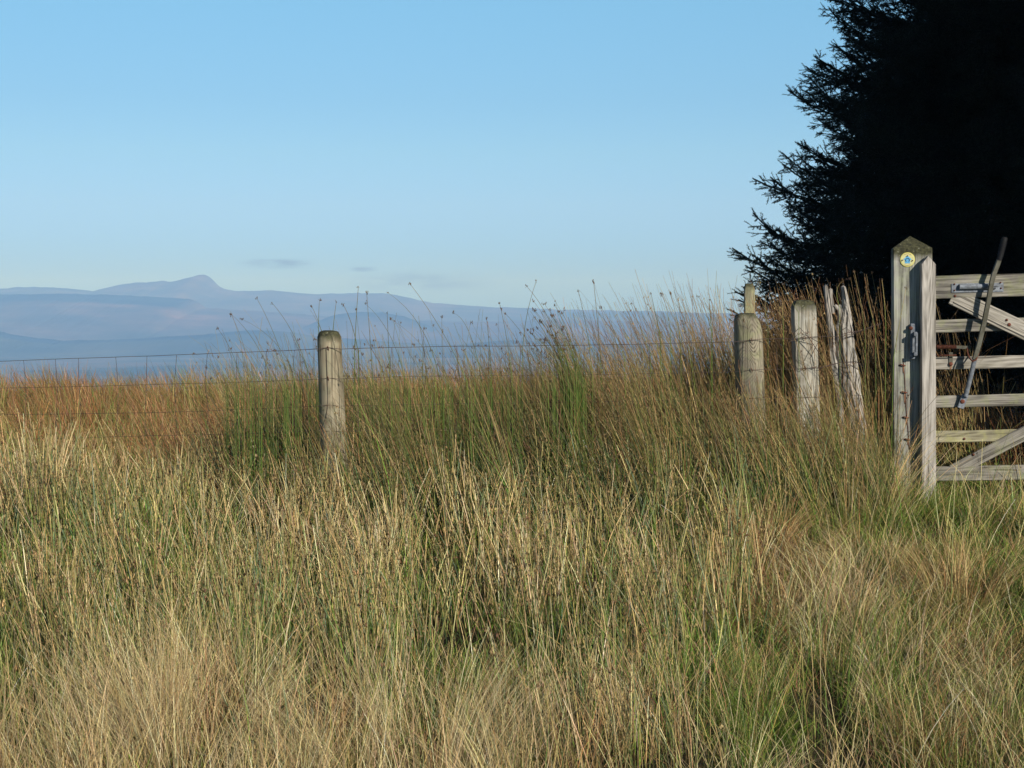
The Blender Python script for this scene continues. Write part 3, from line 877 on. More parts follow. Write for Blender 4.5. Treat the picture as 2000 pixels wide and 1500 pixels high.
# ------------------------------------------------------------------ wire netting
net = empty('wire_netting', (at(641, 700, YF1).x, YF1 - 0.01, Tz(-1, 8.2)))
tag(net, 'rusty wire stock netting strung along the line of fence posts', 'wire fence')
def depth_at(px):
    return float(np.interp(px, [-600, 0, 617, 665, 1435, 1497, 1548, 1600, 1640, 1690], [10.3, 9.15, 8.197, 8.197, 8.392, 8.392, 8.61, 8.61, 8.63, 8.63]))
strands = [
    [(-600, 722), (0, 705.5), (150, 700), (300, 695), (420, 690), (540, 685.5), (617, 682), (641, 679), (665, 682), (760, 678.5), (900, 676), (1000, 676), (1150, 674), (1300, 671), (1435, 668), (1465, 664), (1497, 661), (1548, 662), (1575, 659), (1600, 657), (1640, 658), (1675, 650), (1690, 645)],
    [(-600, 766), (0, 758), (150, 755), (300, 751), (420, 748), (540, 744), (617, 741), (641, 738), (665, 740), (800, 735), (1000, 733), (1200, 731), (1435, 726), (1465, 722), (1497, 721), (1548, 721), (1575, 719), (1600, 718), (1640, 708), (1675, 709), (1690, 712)],
    [(-600, 812), (0, 810), (150, 808), (300, 806), (420, 802), (540, 797), (617, 793), (641, 791), (665, 793), (800, 790), (1000, 787), (1200, 784), (1435, 780), (1465, 778), (1497, 777), (1548, 777), (1690, 772)],
    [(-600, 856), (0, 858), (150, 855), (300, 851), (450, 848), (617, 842), (665, 842), (1000, 836), (1435, 832), (1690, 826)],
]
def strand_pos(si, px):
    s = strands[si]
    return float(np.interp(px, [p[0] for p in s], [p[1] for p in s]))
for si, s in enumerate(strands):
    xs = sorted(set([p[0] for p in s] + list(range(-600, 1690, 45))))
    pts = [at(x, strand_pos(si, x) + 0.9 * n1(x * 0.021, 70 + si), depth_at(x)) for x in xs]
    tube('strand', pts, 0.0016 if si == 0 else 0.0011, M_WIRE, net, 6)
stays = [-560, -500, -440, -380, -320, -255, -195, -130, -70, -12, 46, 108, 153, 226, 287, 345, 405, 463, 520, 575, 637, 700, 765, 828, 892, 955, 1018, 1080, 1142, 1205, 1268, 1330, 1392, 1450, 1456, 1515, 1560, 1590]
for i, x in enumerate(stays):
    j1, j2, j3 = (random.uniform(-5, 5) for _ in range(3))
    X = [x, x + j1 + (4 if x == 153 else 0), x + j2, x + j3]
    pts = [at(X[k], strand_pos(k, X[k]), depth_at(X[k])) for k in range(4)]
    tube('stay_wire', pts, 0.0012, M_WIRE, net, 5)
# loose barbed wire wound on the last posts
def wrap(pts, r=0.0019):
    tube('loose_wire', [at(x, y, d) for x, y, d in pts], r, M_WIRE, net, 5)
wrap([(1540, 668, 8.55), (1552, 664, 8.58), (1575, 655, 8.57), (1598, 668, 8.59), (1592, 680, 8.58), (1582, 700, 8.58), (1586, 722, 8.58)])
wrap([(1545, 655, 8.57), (1562, 640, 8.57), (1580, 660, 8.57), (1600, 690, 8.58), (1598, 720, 8.6)])
wrap([(1640, 655, 8.57), (1655, 650, 8.56), (1680, 646, 8.6), (1720, 632, 8.62)])
wrap([(1600, 720, 8.6), (1640, 708, 8.57), (1672, 706, 8.57), (1685, 716, 8.6)])
wrap([(1640, 716, 8.57), (1660, 712, 8.565), (1676, 722, 8.58)])
wrap([(1640, 648, 8.57), (1652, 640, 8.565), (1668, 652, 8.58), (1650, 662, 8.57)])
for (x, y) in ((1560, 652), (1576, 650), (1590, 718), (1566, 722), (1660, 648), (1668, 710), (905, 684), (533, 684)):
    c = at(x, y, depth_at(x) - 0.004)
    tube('barb', [c + Vector((-0.011, -0.003, 0.006)), c + Vector((0, -0.002, -0.004)), c + Vector((0.011, -0.002, 0.007))], 0.0018, M_RUST, net, 5)
for (x, y) in ((641, 680), (641, 739), (1468, 664), (1468, 722), (1573, 660), (1573, 719)):
    c = at(x, y, depth_at(x) - 0.003)
    tube('staple', [c + Vector((-0.003, 0.002, 0.010)), c + Vector((0, -0.003, 0)), c + Vector((0.003, 0.002, -0.010))], 0.002, M_RUST, net, 5)

# ------------------------------------------------------------------ spruce
def build_spruce(H, R_of_z, seed, base_z=0.3, whorl=0.36):
    r = np.random.default_rng(seed)
    segs_a, segs_b, kind = [], [], []       # line segments of needle clad shoots
    def curve(p0, az, el0, el1, L, n):
        pts = [np.array(p0, float)]
        for i in range(n):
            t = (i + 0.5) / n
            el = el0 * (1 - t) ** 1.2 + (el1) * t ** 1.5 - 0.22 * math.sin(math.pi * t)
            d = np.array([math.cos(az) * math.cos(el), math.sin(az) * math.cos(el), math.sin(el)])
            pts.append(pts[-1] + d * L / n)
        return np.array(pts)
    z = base_z
    branches = []
    while z < H - 0.25:
        nb = int(r.integers(6, 9))
        a0 = r.random() * 6.28
        for k in range(nb):
            branches.append((z + r.normal(0, 0.05), a0 + 6.283 * k / nb + r.normal(0, 0.18), 1.0 * r.uniform(0.86, 1.06)))
        for k in range(int(r.integers(11, 15))):
            branches.append((z + r.uniform(0.1, 0.35), r.random() * 6.283, r.uniform(0.74, 1.0)))
        z += whorl * (1.0 - 0.35 * z / H)
    for (bz, az, f) in branches:
        if bz > H - 0.15: continue
        L = R_of_z(bz) * f
        if L < 0.15: continue
        up = 0.12 + 0.65 * (bz / H)
        n = max(5, int(L / 0.16))
        pts = curve((0, 0, bz - L * 0.28), az, up, up + 0.35 + r.normal(0, .12), L, n)
        for i in range(n):
            if i / n > 0.12: segs_a.append(pts[i]); segs_b.append(pts[i + 1]); kind.append(1)
        tlen = np.linspace(0, L, n + 1)
        s = 0.18 * L
        side = 1
        while s < L * 0.985:
            i = min(n - 1, int(s / L * n)); fr = s / L * n - i
            p = pts[i] * (1 - fr) + pts[i + 1] * fr
            d = (pts[i + 1] - pts[i]); d /= np.linalg.norm(d)
            rem = L - s
            ll = min(0.55, 0.10 + 0.42 * rem) * r.uniform(0.6, 1.15)
            sd = np.cross(d, [0, 0, 1.0]); sd /= np.linalg.norm(sd)
            upv = np.cross(sd, d)
            ang = math.radians(r.uniform(40, 62))
            v = d * math.cos(ang) + sd * side * math.sin(ang) * r.uniform(.75, 1) + upv * r.normal(-0.05, 0.5)
            v /= np.linalg.norm(v)
            m = max(2, int(ll / 0.11))
            q = p.copy(); dirv = v.copy()
            for j in range(m):
                step = ll / m
                dirv = dirv + d * 0.10 + np.array([0, 0, -0.06 + 0.10 * (j / m)]); dirv /= np.linalg.norm(dirv)
                q2 = q + dirv * step
                segs_a.append(q); segs_b.append(q2); kind.append(0)
                rem2 = ll - j * step
                if rem2 > 0.09:
                    s2 = np.cross(dirv, upv); s2 /= np.linalg.norm(s2) + 1e-9
                    for sg in (-1, 1, -1, 1):
                        if r.random() < 0.55:
                            a2 = math.radians(r.uniform(38, 60)); l2 = min(0.17, 0.06 + rem2 * 0.36) * r.uniform(.6, 1.2)
                            v2 = dirv * math.cos(a2) + s2 * sg * math.sin(a2) + upv * r.normal(-0.08, 0.4)
                            v2 /= np.linalg.norm(v2)
                            b0 = q + dirv * step * r.uniform(0.2, 0.8)
                            segs_a.append(b0); segs_b.append(b0 + v2 * l2); kind.append(0)
                q = q2
            side = -side
            s += r.uniform(0.030, 0.050) * (1.0 if L > 1 else 0.8)
    # leader
    segs_a.append(np.array([0, 0, H - 0.5])); segs_b.append(np.array([0, 0, H])); kind.append(0)
    A_ = np.array(segs_a); B_ = np.array(segs_b)
    D_ = B_ - A_; Ln = np.linalg.norm(D_, axis=1); Dn = D_ / Ln[:, None]
    # needles
    cnt = np.maximum(3, (Ln / 0.0036).astype(int))
    idx = np.repeat(np.arange(len(Ln)), cnt)
    M = len(idx)
    t = r.random(M)
    base = A_[idx] + D_[idx] * t[:, None]
    dn_ = Dn[idx]
    ref = np.where(np.abs(dn_[:, 2:3]) > 0.9, np.array([[1.0, 0, 0]]), np.array([[0, 0, 1.0]]))
    u = np.cross(dn_, ref); u /= np.linalg.norm(u, axis=1)[:, None]
    v = np.cross(u, dn_)
    ph = r.random(M) * 6.283
    rad = u * np.cos(ph)[:, None] + v * np.sin(ph)[:, None]
    nd = dn_ * 0.62 + rad * 0.78
    nl = r.uniform(0.017, 0.027, M)
    wv = np.cross(nd, rad); wv /= np.linalg.norm(wv, axis=1)[:, None] + 1e-9
    wd = r.uniform(0.0024, 0.0038, M)[:, None]
    V1 = base - wv * wd; V2 = base + wv * wd; V3 = base + nd * nl[:, None]
    NV = np.stack([V1, V2, V3], 1).reshape(-1, 3)
    NF = np.arange(len(NV)).reshape(-1, 3)
    # shoots: two crossed thin quads as triangles
    hw_ = np.where(np.array(kind) == 1, 0.009, 0.0028)[:, None]
    ref = np.where(np.abs(Dn[:, 2:3]) > 0.9, np.array([[1.0, 0, 0]]), np.array([[0, 0, 1.0]]))
    u = np.cross(Dn, ref); u /= np.linalg.norm(u, axis=1)[:, None]; v = np.cross(u, Dn)
    base_n = len(NV); SV = []; SF = []
    for w_ in (u, v):
        q = np.stack([A_ - w_ * hw_, A_ + w_ * hw_, B_ + w_ * hw_ * .7, B_ - w_ * hw_ * .7], 1).reshape(-1, 3)
        k = base_n + sum(len(x) for x in SV) + np.arange(len(A_))[:, None] * 4
        SF.append(np.concatenate([k + np.array([[0, 1, 2]]), k + np.array([[0, 2, 3]])])); SV.append(q)
    V = np.concatenate([NV] + SV); Fc = np.concatenate([NF] + SF)
    return V, Fc
def needle_mat():
    m, nt, P, out = new_mat('spruce_needles')
    tc = nt.nodes.new('ShaderNodeTexCoord').outputs['Object']
    c = ramp(nt, noise(nt, tc, 2.5, 3), [(0.35, (0.010, 0.018, 0.012)), (0.65, (0.020, 0.032, 0.020))])
    nt.links.new(c, P.inputs['Base Color']); P.inputs['Roughness'].default_value = 0.6; P.inputs['Specular IOR Level'].default_value = 0.15
    return m
M_NEED = needle_mat()
M_BARK = metal('spruce_bark', (0.03, 0.022, 0.016), (0.08, 0.06, 0.045), 0.95, 0.0, 14)
HS = 9.6
spV, spF = build_spruce(HS, lambda z: max(0.25, min(3.2, 0.42 * (8.9 - z) - 0.2)), 3)
crown_me = from_np('crown', spV, spF); crown_me.materials.append(M_NEED)

def trunk_me():
    bm = bmesh.new()
    tube_bm(bm, [(0.02 * n1(z * 2, 9), 0.02 * n1(z * 2, 10), z) for z in np.linspace(-0.3, HS - 0.1, 24)], [0.11 * (1 - i / 24) + 0.008 for i in range(24)], 12)
    return from_bm('trunk', bm, True)
tr_me = trunk_me(); tr_me.materials.append(M_BARK)
def spruce(x, y, rz, s, label, sz=None):
    e_ = empty('spruce_tree', (x, y, Tz(x, y)))
    e_.rotation_euler = (0, 0, rz); e_.scale = (s, s, sz or s)
    for nm, me in (('crown', crown_me), ('trunk', tr_me)):
        o = bpy.data.objects.new(nm, me); C.objects.link(o); o.parent = e_
    tag(e_, label, 'tree', 'dark spruces of the plantation')
    return e_
spruce(4.74, 16.0, 0.4, 1.0, 'large dark spruce with branch tips outlined against the sky, nearest behind the posts')
spruce(6.4, 13.6, 1.7, 1.0, 'spruce whose low boughs hang closest behind the gate')
spruce(5.9, 19.4, 2.1, 1.12, 'spruce standing close behind the outlined spruce')
spruce(7.6, 15.6, 3.3, 1.15, 'spruce behind the gate at the right edge of the photo')
spruce(8.6, 19.5, 1.2, 1.2, 'spruce furthest back in the plantation')
spruce(8.7, 12.4, 5.1, 1.25, 'spruce right of the gate at the edge of the plantation')
spruce(8.1, 9.7, 4.0, 1.25, 'spruce beyond the hinge end of the gate')
spruce(9.7, 4.9, 0.9, 1.3, 'spruce beside the field, nearer than the gate')
spruce(11.6, 8.6, 2.7, 1.35, 'taller spruce in the second row')
spruce(11.2, 13.2, 5.9, 1.35, 'second row spruce behind the one right of the gate')

# ------------------------------------------------------------------ grass and rushes
def blades(P, L, hv, kap, w, c0, c1, c2, K=4, prism=False, tipw=0.25, cpos=0.5):
    """P (N,3) feet; L length; hv (N,2) horizontal lean vector (tan-like angle, rad); kap extra bend at the tip (rad)
       c0 foot, c1 middle, c2 tip colours (N,3)"""
    N = len(P)
    odd = rng.random(N) < 0.07          # broken and wind thrown stems lie across the rest
    hv = np.where(odd[:, None], hv + rng.normal(0, 0.75, (N, 2)), hv)
    kap = np.where(odd, kap + np.abs(rng.normal(0, 0.6, N)), kap)
    az = np.arctan2(hv[:, 1], hv[:, 0]); th0 = np.hypot(hv[:, 0], hv[:, 1])
    s = np.linspace(0, 1, K + 1)
    pos = np.empty((N, K + 1, 3)); pos[:, 0] = P
    for i in range(K):
        th = th0 * (0.6 + 0.5 * (i + 0.5) / K) + kap * ((i + 0.5) / K) ** 1.7
        th = np.minimum(th, 2.3)
        st = (L / K)
        pos[:, i + 1, 0] = pos[:, i, 0] + st * np.sin(th) * np.cos(az)
        pos[:, i + 1, 1] = pos[:, i, 1] + st * np.sin(th) * np.sin(az)
        pos[:, i + 1, 2] = pos[:, i, 2] + st * np.cos(th)
    prof = (1 - (1 - tipw) * s ** 1.6)
    if prism:
        ph = rng.random(N) * 6.283
        offs = []
        for k in range(3):
            a = ph + 2.0944 * k
            offs.append(np.stack([np.cos(a), np.sin(a), 0 * a], -1))
        V = pos[:, :, None, :] + np.stack(offs, 1)[:, None] * (w[:, None] * prof[None])[:, :, None, None] * 0.5
        nv = 3
    else:
        ph = rng.random(N) * 3.1416
        r_ = np.stack([np.cos(ph), np.sin(ph), 0 * ph], -1)
        o_ = r_[:, None] * (w[:, None] * prof[None])[:, :, None] * 0.5
        V = np.stack([pos - o_, pos + o_], 2)
        nv = 2
    t = s[None, :, None]
    cp_ = cpos
    a = np.clip(t / cp_, 0, 1); b_ = np.clip((t - cp_) / (1 - cp_), 0, 1)
    Cc = (c0[:, None] * (1 - a) + c1[:, None] * a) * (1 - b_) + c2[:, None] * b_
    Cc = np.repeat(Cc[:, :, None], nv, 2)
    base = (np.arange(N) * (K + 1) * nv)[:, None, None]
    row = (np.arange(K) * nv)[None, :, None]
    if nv == 2:
        f = (base + row + np.array([[[0, 1, 3, 2]]])).reshape(-1, 4)
    else:
        f = np.concatenate([(base + row + np.array([[[k, (k + 1) % 3, 3 + (k + 1) % 3, 3 + k]]])).reshape(-1, 4) for k in range(3)])
    return V.reshape(-1, 3), f, Cc.reshape(-1, 3), pos

def seeds(pos, frac, size, col, per=3):
    """small seed clusters near the tips, as little double pyramids"""
    N = len(pos); K = pos.shape[1] - 1
    f = frac * K; i = np.minimum(f.astype(int), K - 1); fr = (f - i)[:, None]
    c = pos[np.arange(N), i] * (1 - fr) + pos[np.arange(N), i + 1] * fr
    Vs, Fs, Cs = [], [], []
    base = np.array([[.55, 0, 0], [0, .55, 0], [-.55, 0, 0], [0, -.55, 0], [0, 0, 1.7], [0, 0, -1.5]], float)
    tri = np.array([[0, 1, 4], [1, 2, 4], [2, 3, 4], [3, 0, 4], [1, 0, 5], [2, 1, 5], [3, 2, 5], [0, 3, 5]])
    n0 = 0
    for k in range(per):
        cc = c + rng.normal(0, 1, (N, 3)) * size[:, None] * 0.75
        s_ = size * rng.uniform(0.4, 0.9, N)
        V = cc[:, None] + base[None] * s_[:, None, None]
        Vs.append(V.reshape(-1, 3)); Fs.append((n0 + np.arange(N)[:, None, None] * 6 + tri[None]).reshape(-1, 3)); n0 += N * 6
        Cs.append(np.repeat(col * rng.uniform(0.7, 1.3, (N, 1)), 6, 0))
    return np.concatenate(Vs), np.concatenate(Fs), np.concatenate(Cs)

class Mass:
    def __init__(s): s.V, s.F, s.C, s.n = [], [], [], 0
    def add(s, V, Fc, Cc):
        if Fc.shape[1] == 3: Fc = np.concatenate([Fc, Fc[:, 2:3]], 1)
        s.V.append(V); s.F.append(Fc + s.n); s.C.append(Cc); s.n += len(V)
    def build(s, name, mat, label):
        V = np.concatenate(s.V); Fc = np.concatenate(s.F); Cc = np.concatenate(s.C)
        tri = Fc[:, 2] == Fc[:, 3]
        q = Fc[~tri]; t = Fc[tri][:, :3]
        # split quads into triangles so that one array holds all
        Ft = np.concatenate([q[:, [0, 1, 2]], q[:, [0, 2, 3]], t])
        o = link(name, from_np(name, V, Ft, np.clip(Cc, 0.002, 0.9)), mat)
        tag(o, label, kind='stuff')
        print(name, len(Ft))
        return o

STRAW = np.array([0.46, 0.355, 0.165]); PALE = np.array([0.54, 0.455, 0.275]); TAN = np.array([0.33, 0.225, 0.095])
RED = np.array([0.28, 0.13, 0.055]); GREEN = np.array([0.085, 0.155, 0.022]); LIME = np.array([0.17, 0.245, 0.035])
BLUEG = np.array([0.10, 0.15, 0.075]); DKG = np.array([0.035, 0.07, 0.018]); BROWN = np.array([0.15, 0.085, 0.04]); OLIVE = np.array([0.17, 0.16, 0.045])

for _c in (STRAW, PALE, TAN, RED, GREEN, LIME, BLUEG, OLIVE, BROWN): _c *= 1.18
STRAW *= np.array([1.04, 1.0, .92]); PALE *= np.array([1.03, 1.0, .93])
POOLS = [[(at(1740, 700, YP).x, 8.5)]]
def in_post(x, y):
    """no plants rooted inside the posts"""
    bad = (np.abs(x - pcx - 0.02) < pw / 2 + 0.03) & (y > YP - 0.03) & (y < YP + pw + 0.02)
    bad |= (x > xl - 0.01) & (x < xr + 0.02) & (y > YG - 0.01) & (y < YP)
    for px, Y, wd in ((646, YF1, 52), (1469, YF2, 58), (1577, 8.62, 48), (1675, 8.64, 36)):
        c = at(px, 800, Y); R = wd / F * Y / 2
        bad |= np.hypot(x - c.x, y - Y - R) < R + 0.008
    return bad

def clumped(mass, area, dens, clump_d, per_sigma, spec, mask=None, seed=0, prism=False, seedheads=None):
    """area (x0,x1,y0,y1) ; dens blades per m2; spec(cx, cy, rnd) gives dict of arrays per clump"""
    global rng
    x0, x1, y0, y1 = area
    A_ = (x1 - x0) * (y1 - y0)
    nc = max(1, int(A_ * clump_d)); nb = int(A_ * dens)
    cx = rng.uniform(x0, x1, nc); cy = rng.uniform(y0, y1, nc)
    cid = rng.integers(0, nc, nb)
    rr = np.abs(rng.normal(0, per_sigma, nb)); aa = rng.random(nb) * 6.283
    ox, oy = rr * np.cos(aa), rr * np.sin(aa)
    x = cx[cid] + ox; y = cy[cid] + oy
    # inside the widened view wedge
    keep = (np.abs(x) < 0.3125 * y + 2.3)
    keep &= (np.abs(x) < 0.3125 * y + 0.8) | (rng.random(nb) < 0.6)
    if mask is not None:
        keep &= rng.random(nb) < mask(x, y)
    keep &= ~in_post(x, y)
    x, y, ox, oy, cid = x[keep], y[keep], ox[keep], oy[keep], cid[keep]
    N = len(x)
    if N == 0: return
    S = spec(x, y, ox, oy, cid, nc, N)
    P = np.stack([x, y, T(x, y) - 0.01], -1)
    S['w'] = S['w'] * (0.62 + 0.38 * sm((y - 4.6) / 2.6))
    V, Fc, Cc, pos = blades(P, S['L'], S['hv'], S['kap'], S['w'], S['c0'], S['c1'], S['c2'], K=S.get('K', 4), prism=prism, tipw=S.get('tipw', 0.3), cpos=S.get('cpos', 0.5))
    mass.add(V, Fc, Cc)
    if seedheads:
        sel = rng.random(N) < seedheads[0]
        if sel.any():
            n_ = int(sel.sum())
            sc_ = vary(pick(n_, [BROWN, TAN, STRAW * .8], [.45, .35, .2]), .3)
            fr_ = rng.uniform(0.90, 1.0, n_)
            if seedheads[2] == 'field':
                sc_ = vary(pick(n_, [STRAW * .75, TAN * .8, BROWN], [.3, .4, .3]), .2); fr_ = rng.uniform(0.7, 1.0, n_)
            V, Fc, Cc = seeds(pos[sel], fr_, rng.uniform(*seedheads[1], n_), sc_, seedheads[3])
            mass.add(V, Fc, Cc)

def pick(N, cols, wts):
    wts = np.array(wts, float)
    if wts.ndim == 1: wts = np.repeat(wts[None], N, 0)
    wts = wts / wts.sum(1, keepdims=True)
    cum = wts.cumsum(1); u = rng.random((N, 1))
    i = np.minimum((u > cum).sum(1), len(cols) - 1)
    return np.array(cols)[i]
def vary(c, a=0.36):
    N = len(c)
    return c * np.exp(rng.normal(0, a, (N, 1))) * np.exp(rng.normal(0, a * 0.25, (N, 3)))

# where the photo has its patches (centre pixel, radius in metres)
def blob(x, y, px, py, rx, ry=None, h=0.25):
    cx, cy = BL.setdefault((px, py, h), gnd(px, py, h))
    return np.exp(-(((x - cx) / rx) ** 2 + ((y - cy) / (ry or rx)) ** 2))
BL = {}
def right_zone(x, y):       # the trodden, shorter sward before the gate
    edge = 0.80 + 0.24 * (y - 6) + 0.22 * vnoise(x, y, 0.8, 90)
    return sm((x - edge + 0.25) / 0.5) * sm((8.9 - y) / 0.5)
def greenness(x, y):
    g = 0.45 + 0.9 * vnoise(x, y, 0.9, 91) + 0.5 * vnoise(x, y, 0.3, 92)
    for (px, py, r, k) in ((860, 1330, 0.35, .8), (1480, 1370, 0.22, .9), (1350, 930, 0.3, .9), (200, 1050, 0.35, .5), (1740, 950, .2, .6), (700, 880, .4, .4), (950, 900, .4, .4), (1000, 800, .5, .3),
                           (1960, 1300, .25, .6), (1950, 950, .2, .4), (1640, 1050, .2, .3), (1420, 960, .25, .7), (1300, 860, .4, .5), (1780, 970, .15, .9), (1760, 1010, .15, .6), (1250, 950, .35, .4), (1200, 850, .5, .5), (1550, 870, .4, .5), (1000, 860, .4, .4)):
        g = g + k * blob(x, y, px, py, r)
    for (px, py, r, k) in ((300, 1450, .5, .5), (800, 1450, .5, .5), (1500, 1050, .35, .7), (1700, 1080, .2, .7), (100, 880, .5, .5), (1100, 1450, .5, .5), (1350, 1400, .3, .6), (1800, 1200, .3, .4)):
        g = g - k * blob(x, y, px, py, r)
    return np.clip(g + 0.08, 0, 1)

def holes(x, y):
    return np.clip(1 - 1.5 * blob(x, y, 1595, 1320, .12, .26, 0.12) - 1.5 * blob(x, y, 1645, 1460, .15, .22, 0.12) - 1.2 * blob(x, y, 1960, 1215, .09, .35, 0.12) - 1.2 * blob(x, y, 1805, 1010, .09, .22, .05) - 1.1 * blob(x, y, 1390, 935, .10, .4, .15), 0.05, 1)

wind = np.array([-0.16, 0.0])
# --- 1. rushes of the field
def spec_rush(tall):
    def f(x, y, ox, oy, cid, nc, N):
        cv = rng.normal(0, 1, nc)[cid]; ct = rng.random(nc)[cid]
        g = greenness(x, y)
        L = (0.38 + 0.07 * cv) * tall * rng.uniform(0.65, 1.2, N)
        hv = np.stack([ox, oy], -1) * 1.3 + wind * 0.5 + rng.normal(0, 0.14, (N, 2)) + rng.normal(0, .09, (nc, 2))[cid]
        dry = rng.random(N) > (0.33 + 0.6 * g)
        c0 = np.where(dry[:, None], vary(pick(N, [TAN * .6, OLIVE * .8, BROWN], [.3, .35, .35])), vary(pick(N, [GREEN, DKG, OLIVE, LIME], [.4, .2, .2, .2])))
        c1 = np.where(dry[:, None], vary(pick(N, [STRAW, TAN, PALE], [.5, .3, .2])), vary(pick(N, [GREEN, BLUEG, OLIVE], [.4, .3, .3])))
        c2 = np.where(dry[:, None], vary(pick(N, [PALE, STRAW, TAN], [.3, .5, .2])), vary(pick(N, [OLIVE, TAN, STRAW, BLUEG], [.3, .3, .2, .2])))
        return dict(L=L, hv=hv, kap=np.abs(rng.normal(0, 0.16, N)), w=rng.uniform(0.0032, 0.0058, N), c0=c0, c1=c1, c2=c2, K=4, tipw=0.3, cpos=0.45)
    return f
rush = Mass()
clumped(rush, (-5.2, 4.4, 4.6, 8.6), 1900, 26, 0.11, spec_rush(1.0), mask=lambda x, y: holes(x, y) * (1 - right_zone(x, y)) * (0.35 + 0.65 * sm((y - 4.8) / 0.9)) * (0.08 + 0.92 * sm((vnoise(x, y, 0.22, 111) + 0.5 * vnoise(x, y, .7, 112) + .22) / .35)),
        seedheads=(0.5, (0.003, 0.007), 'field', 4))
# --- 2. tall rushes in the line of the fence
def fence_mask(x, y):
    u = x / y * F + 1000      # across the fence line
    m = np.interp(u, [300, 430, 560, 700, 900, 1100, 1300, 1440, 1560, 1700, 1760, 1800, 1950], [0, .14, .34, .6, .6, .85, 1.0, 1.0, .9, .8, .5, 0.3, .12]) * np.where(u > 1790, (y > 8.9), 1.0)
    return m
def spec_tall(x, y, ox, oy, cid, nc, N):
    u = x / y * F + 1000
    fx = np.interp(u, [350, 600, 690, 770, 1000, 1400, 1432, 1740, 1800], [790, 795, 785, 710, 680, 650, 735, 765, 860])
    tpx = np.interp(u, [350, 450, 560, 700, 900, 1000, 1080, 1200, 1300, 1440, 1520, 1650, 1740, 1800, 1850], [735, 690, 640, 640, 665, 655, 625, 605, 590, 590, 600, 575, 575, 600, 610])
    tpx = np.where(y < np.where(u < 1430, 8.25, 8.66), np.maximum(tpx, fx), tpx)
    ex = np.interp(u, [500, 1000, 1200, 1400, 1700], [.5, .5, .62, .95, 1.1])
    top = np.maximum(0.22, (EYE - (tpx - 600) / F * y - T(x, y)) / 0.90)
    L = top * (1 - 0.55 * rng.random(N) ** ex) * np.exp(rng.normal(0, 0.05, nc))[cid]
    hv = np.stack([ox, oy], -1) * 1.3 + np.array([-0.26, 0.0]) + rng.normal(0, 0.11, (N, 2)) + rng.normal(0, .09, (nc, 2))[cid]
    right = (sm((u - 1480) / 80) * (y > 8.5))[:, None]
    dry = (rng.random(N) > 0.55 - 0.25 * sm((u - 1080) / 150))[:, None]
    c0 = vary(pick(N, [GREEN, DKG, OLIVE, LIME], [.35, .3, .2, .15]))
    dry = dry & (rng.random((N, 1)) > np.maximum(0.55 * sm((1250 - u) / 200), 0.5 * (y < 8.55))[:, None])
    c1 = np.where(dry, vary(pick(N, [STRAW, TAN, OLIVE], [.4, .4, .2])), vary(pick(N, [GREEN, DKG, BLUEG, OLIVE], [.35, .35, .15, .15])))
    c2 = np.where(dry, vary(pick(N, [TAN, BROWN, RED], [.4, .3, .3])), vary(pick(N, [OLIVE, BROWN, TAN], [.4, .4, .2])))
    c1 = c1 * (1 - right * 0.6) + right * 0.6 * vary(pick(N, [TAN, RED, OLIVE], [.5, .2, .3]))
    c2 = c2 * (1 - right * 0.7) + right * 0.7 * vary(pick(N, [TAN, RED, BROWN], [.4, .4, .2]))
    return dict(L=L, hv=hv, kap=np.abs(rng.normal(0, 0.30, N)), w=rng.uniform(0.0028, 0.0044, N), c0=c0, c1=c1, c2=c2, K=5, tipw=0.35, cpos=0.5)
clumped(rush, (-1.9, 2.7, 7.7, 9.5), 2100, 22, 0.12, spec_tall, mask=fence_mask, prism=True, seedheads=(0.13, (0.0025, 0.0055), None, 4))
clumped(rush, (1.15, 2.15, 8.75, 9.45), 2600, 30, 0.10, spec_tall, prism=True, seedheads=(0.3, (0.0025, 0.0055), None, 4))
clumped(rush, (2.15, 2.75, 9.0, 9.7), 650, 30, 0.08, spec_tall, prism=True, seedheads=(0.3, (0.0025, 0.0055), None, 4))
# --- 3. single stems that stand out against the sky: tip and foot pixels, sideways bow
def hero(mass, pts, Y, w=0.0036, seedsize=0.007, col=None):
    P3 = np.array([at(x, y, Y) for x, y in pts])
    n = 9
    t = np.linspace(0, 1, n)
    a, b_, c = P3[0], P3[1], P3[2]
    cur = ((1 - t) ** 2)[:, None] * a + (2 * t * (1 - t))[:, None] * b_ + (t ** 2)[:, None] * c   # a foot .. c tip
    foot = cur[0].copy(); foot[2] = Tz(foot[0], foot[1]) - 0.02
    foot[0] += (cur[0][0] - cur[1][0]) * 1.5
    cur = np.concatenate([foot[None], cur])
    n = len(cur)
    ph = rng.random() * 6.28
    V, Cc = [], []
    col = np.array(col if col is not None else BROWN * 0.9)
    for i, p in enumerate(cur):
        ww = w * (1 - 0.6 * i / n) / 2
        for k in range(3):
            V.append(p + ww * np.array([math.cos(ph + 2.094 * k), math.sin(ph + 2.094 * k), 0]))
            Cc.append(GREEN * (1 - i / (n - 1)) + col * (i / (n - 1)))
    Fc = [[i * 3 + k, i * 3 + (k + 1) % 3, (i + 1) * 3 + (k + 1) % 3, (i + 1) * 3 + k] for i in range(n - 1) for k in range(3)]
    mass.add(np.array(V), np.array(Fc), np.array(Cc))
    if seedsize:
        V, Fc, Cc = seeds(cur[None], np.array([0.985]), np.array([seedsize]), np.array([[0.13, 0.075, 0.035]]), 6)
        mass.add(V, Fc, Cc)
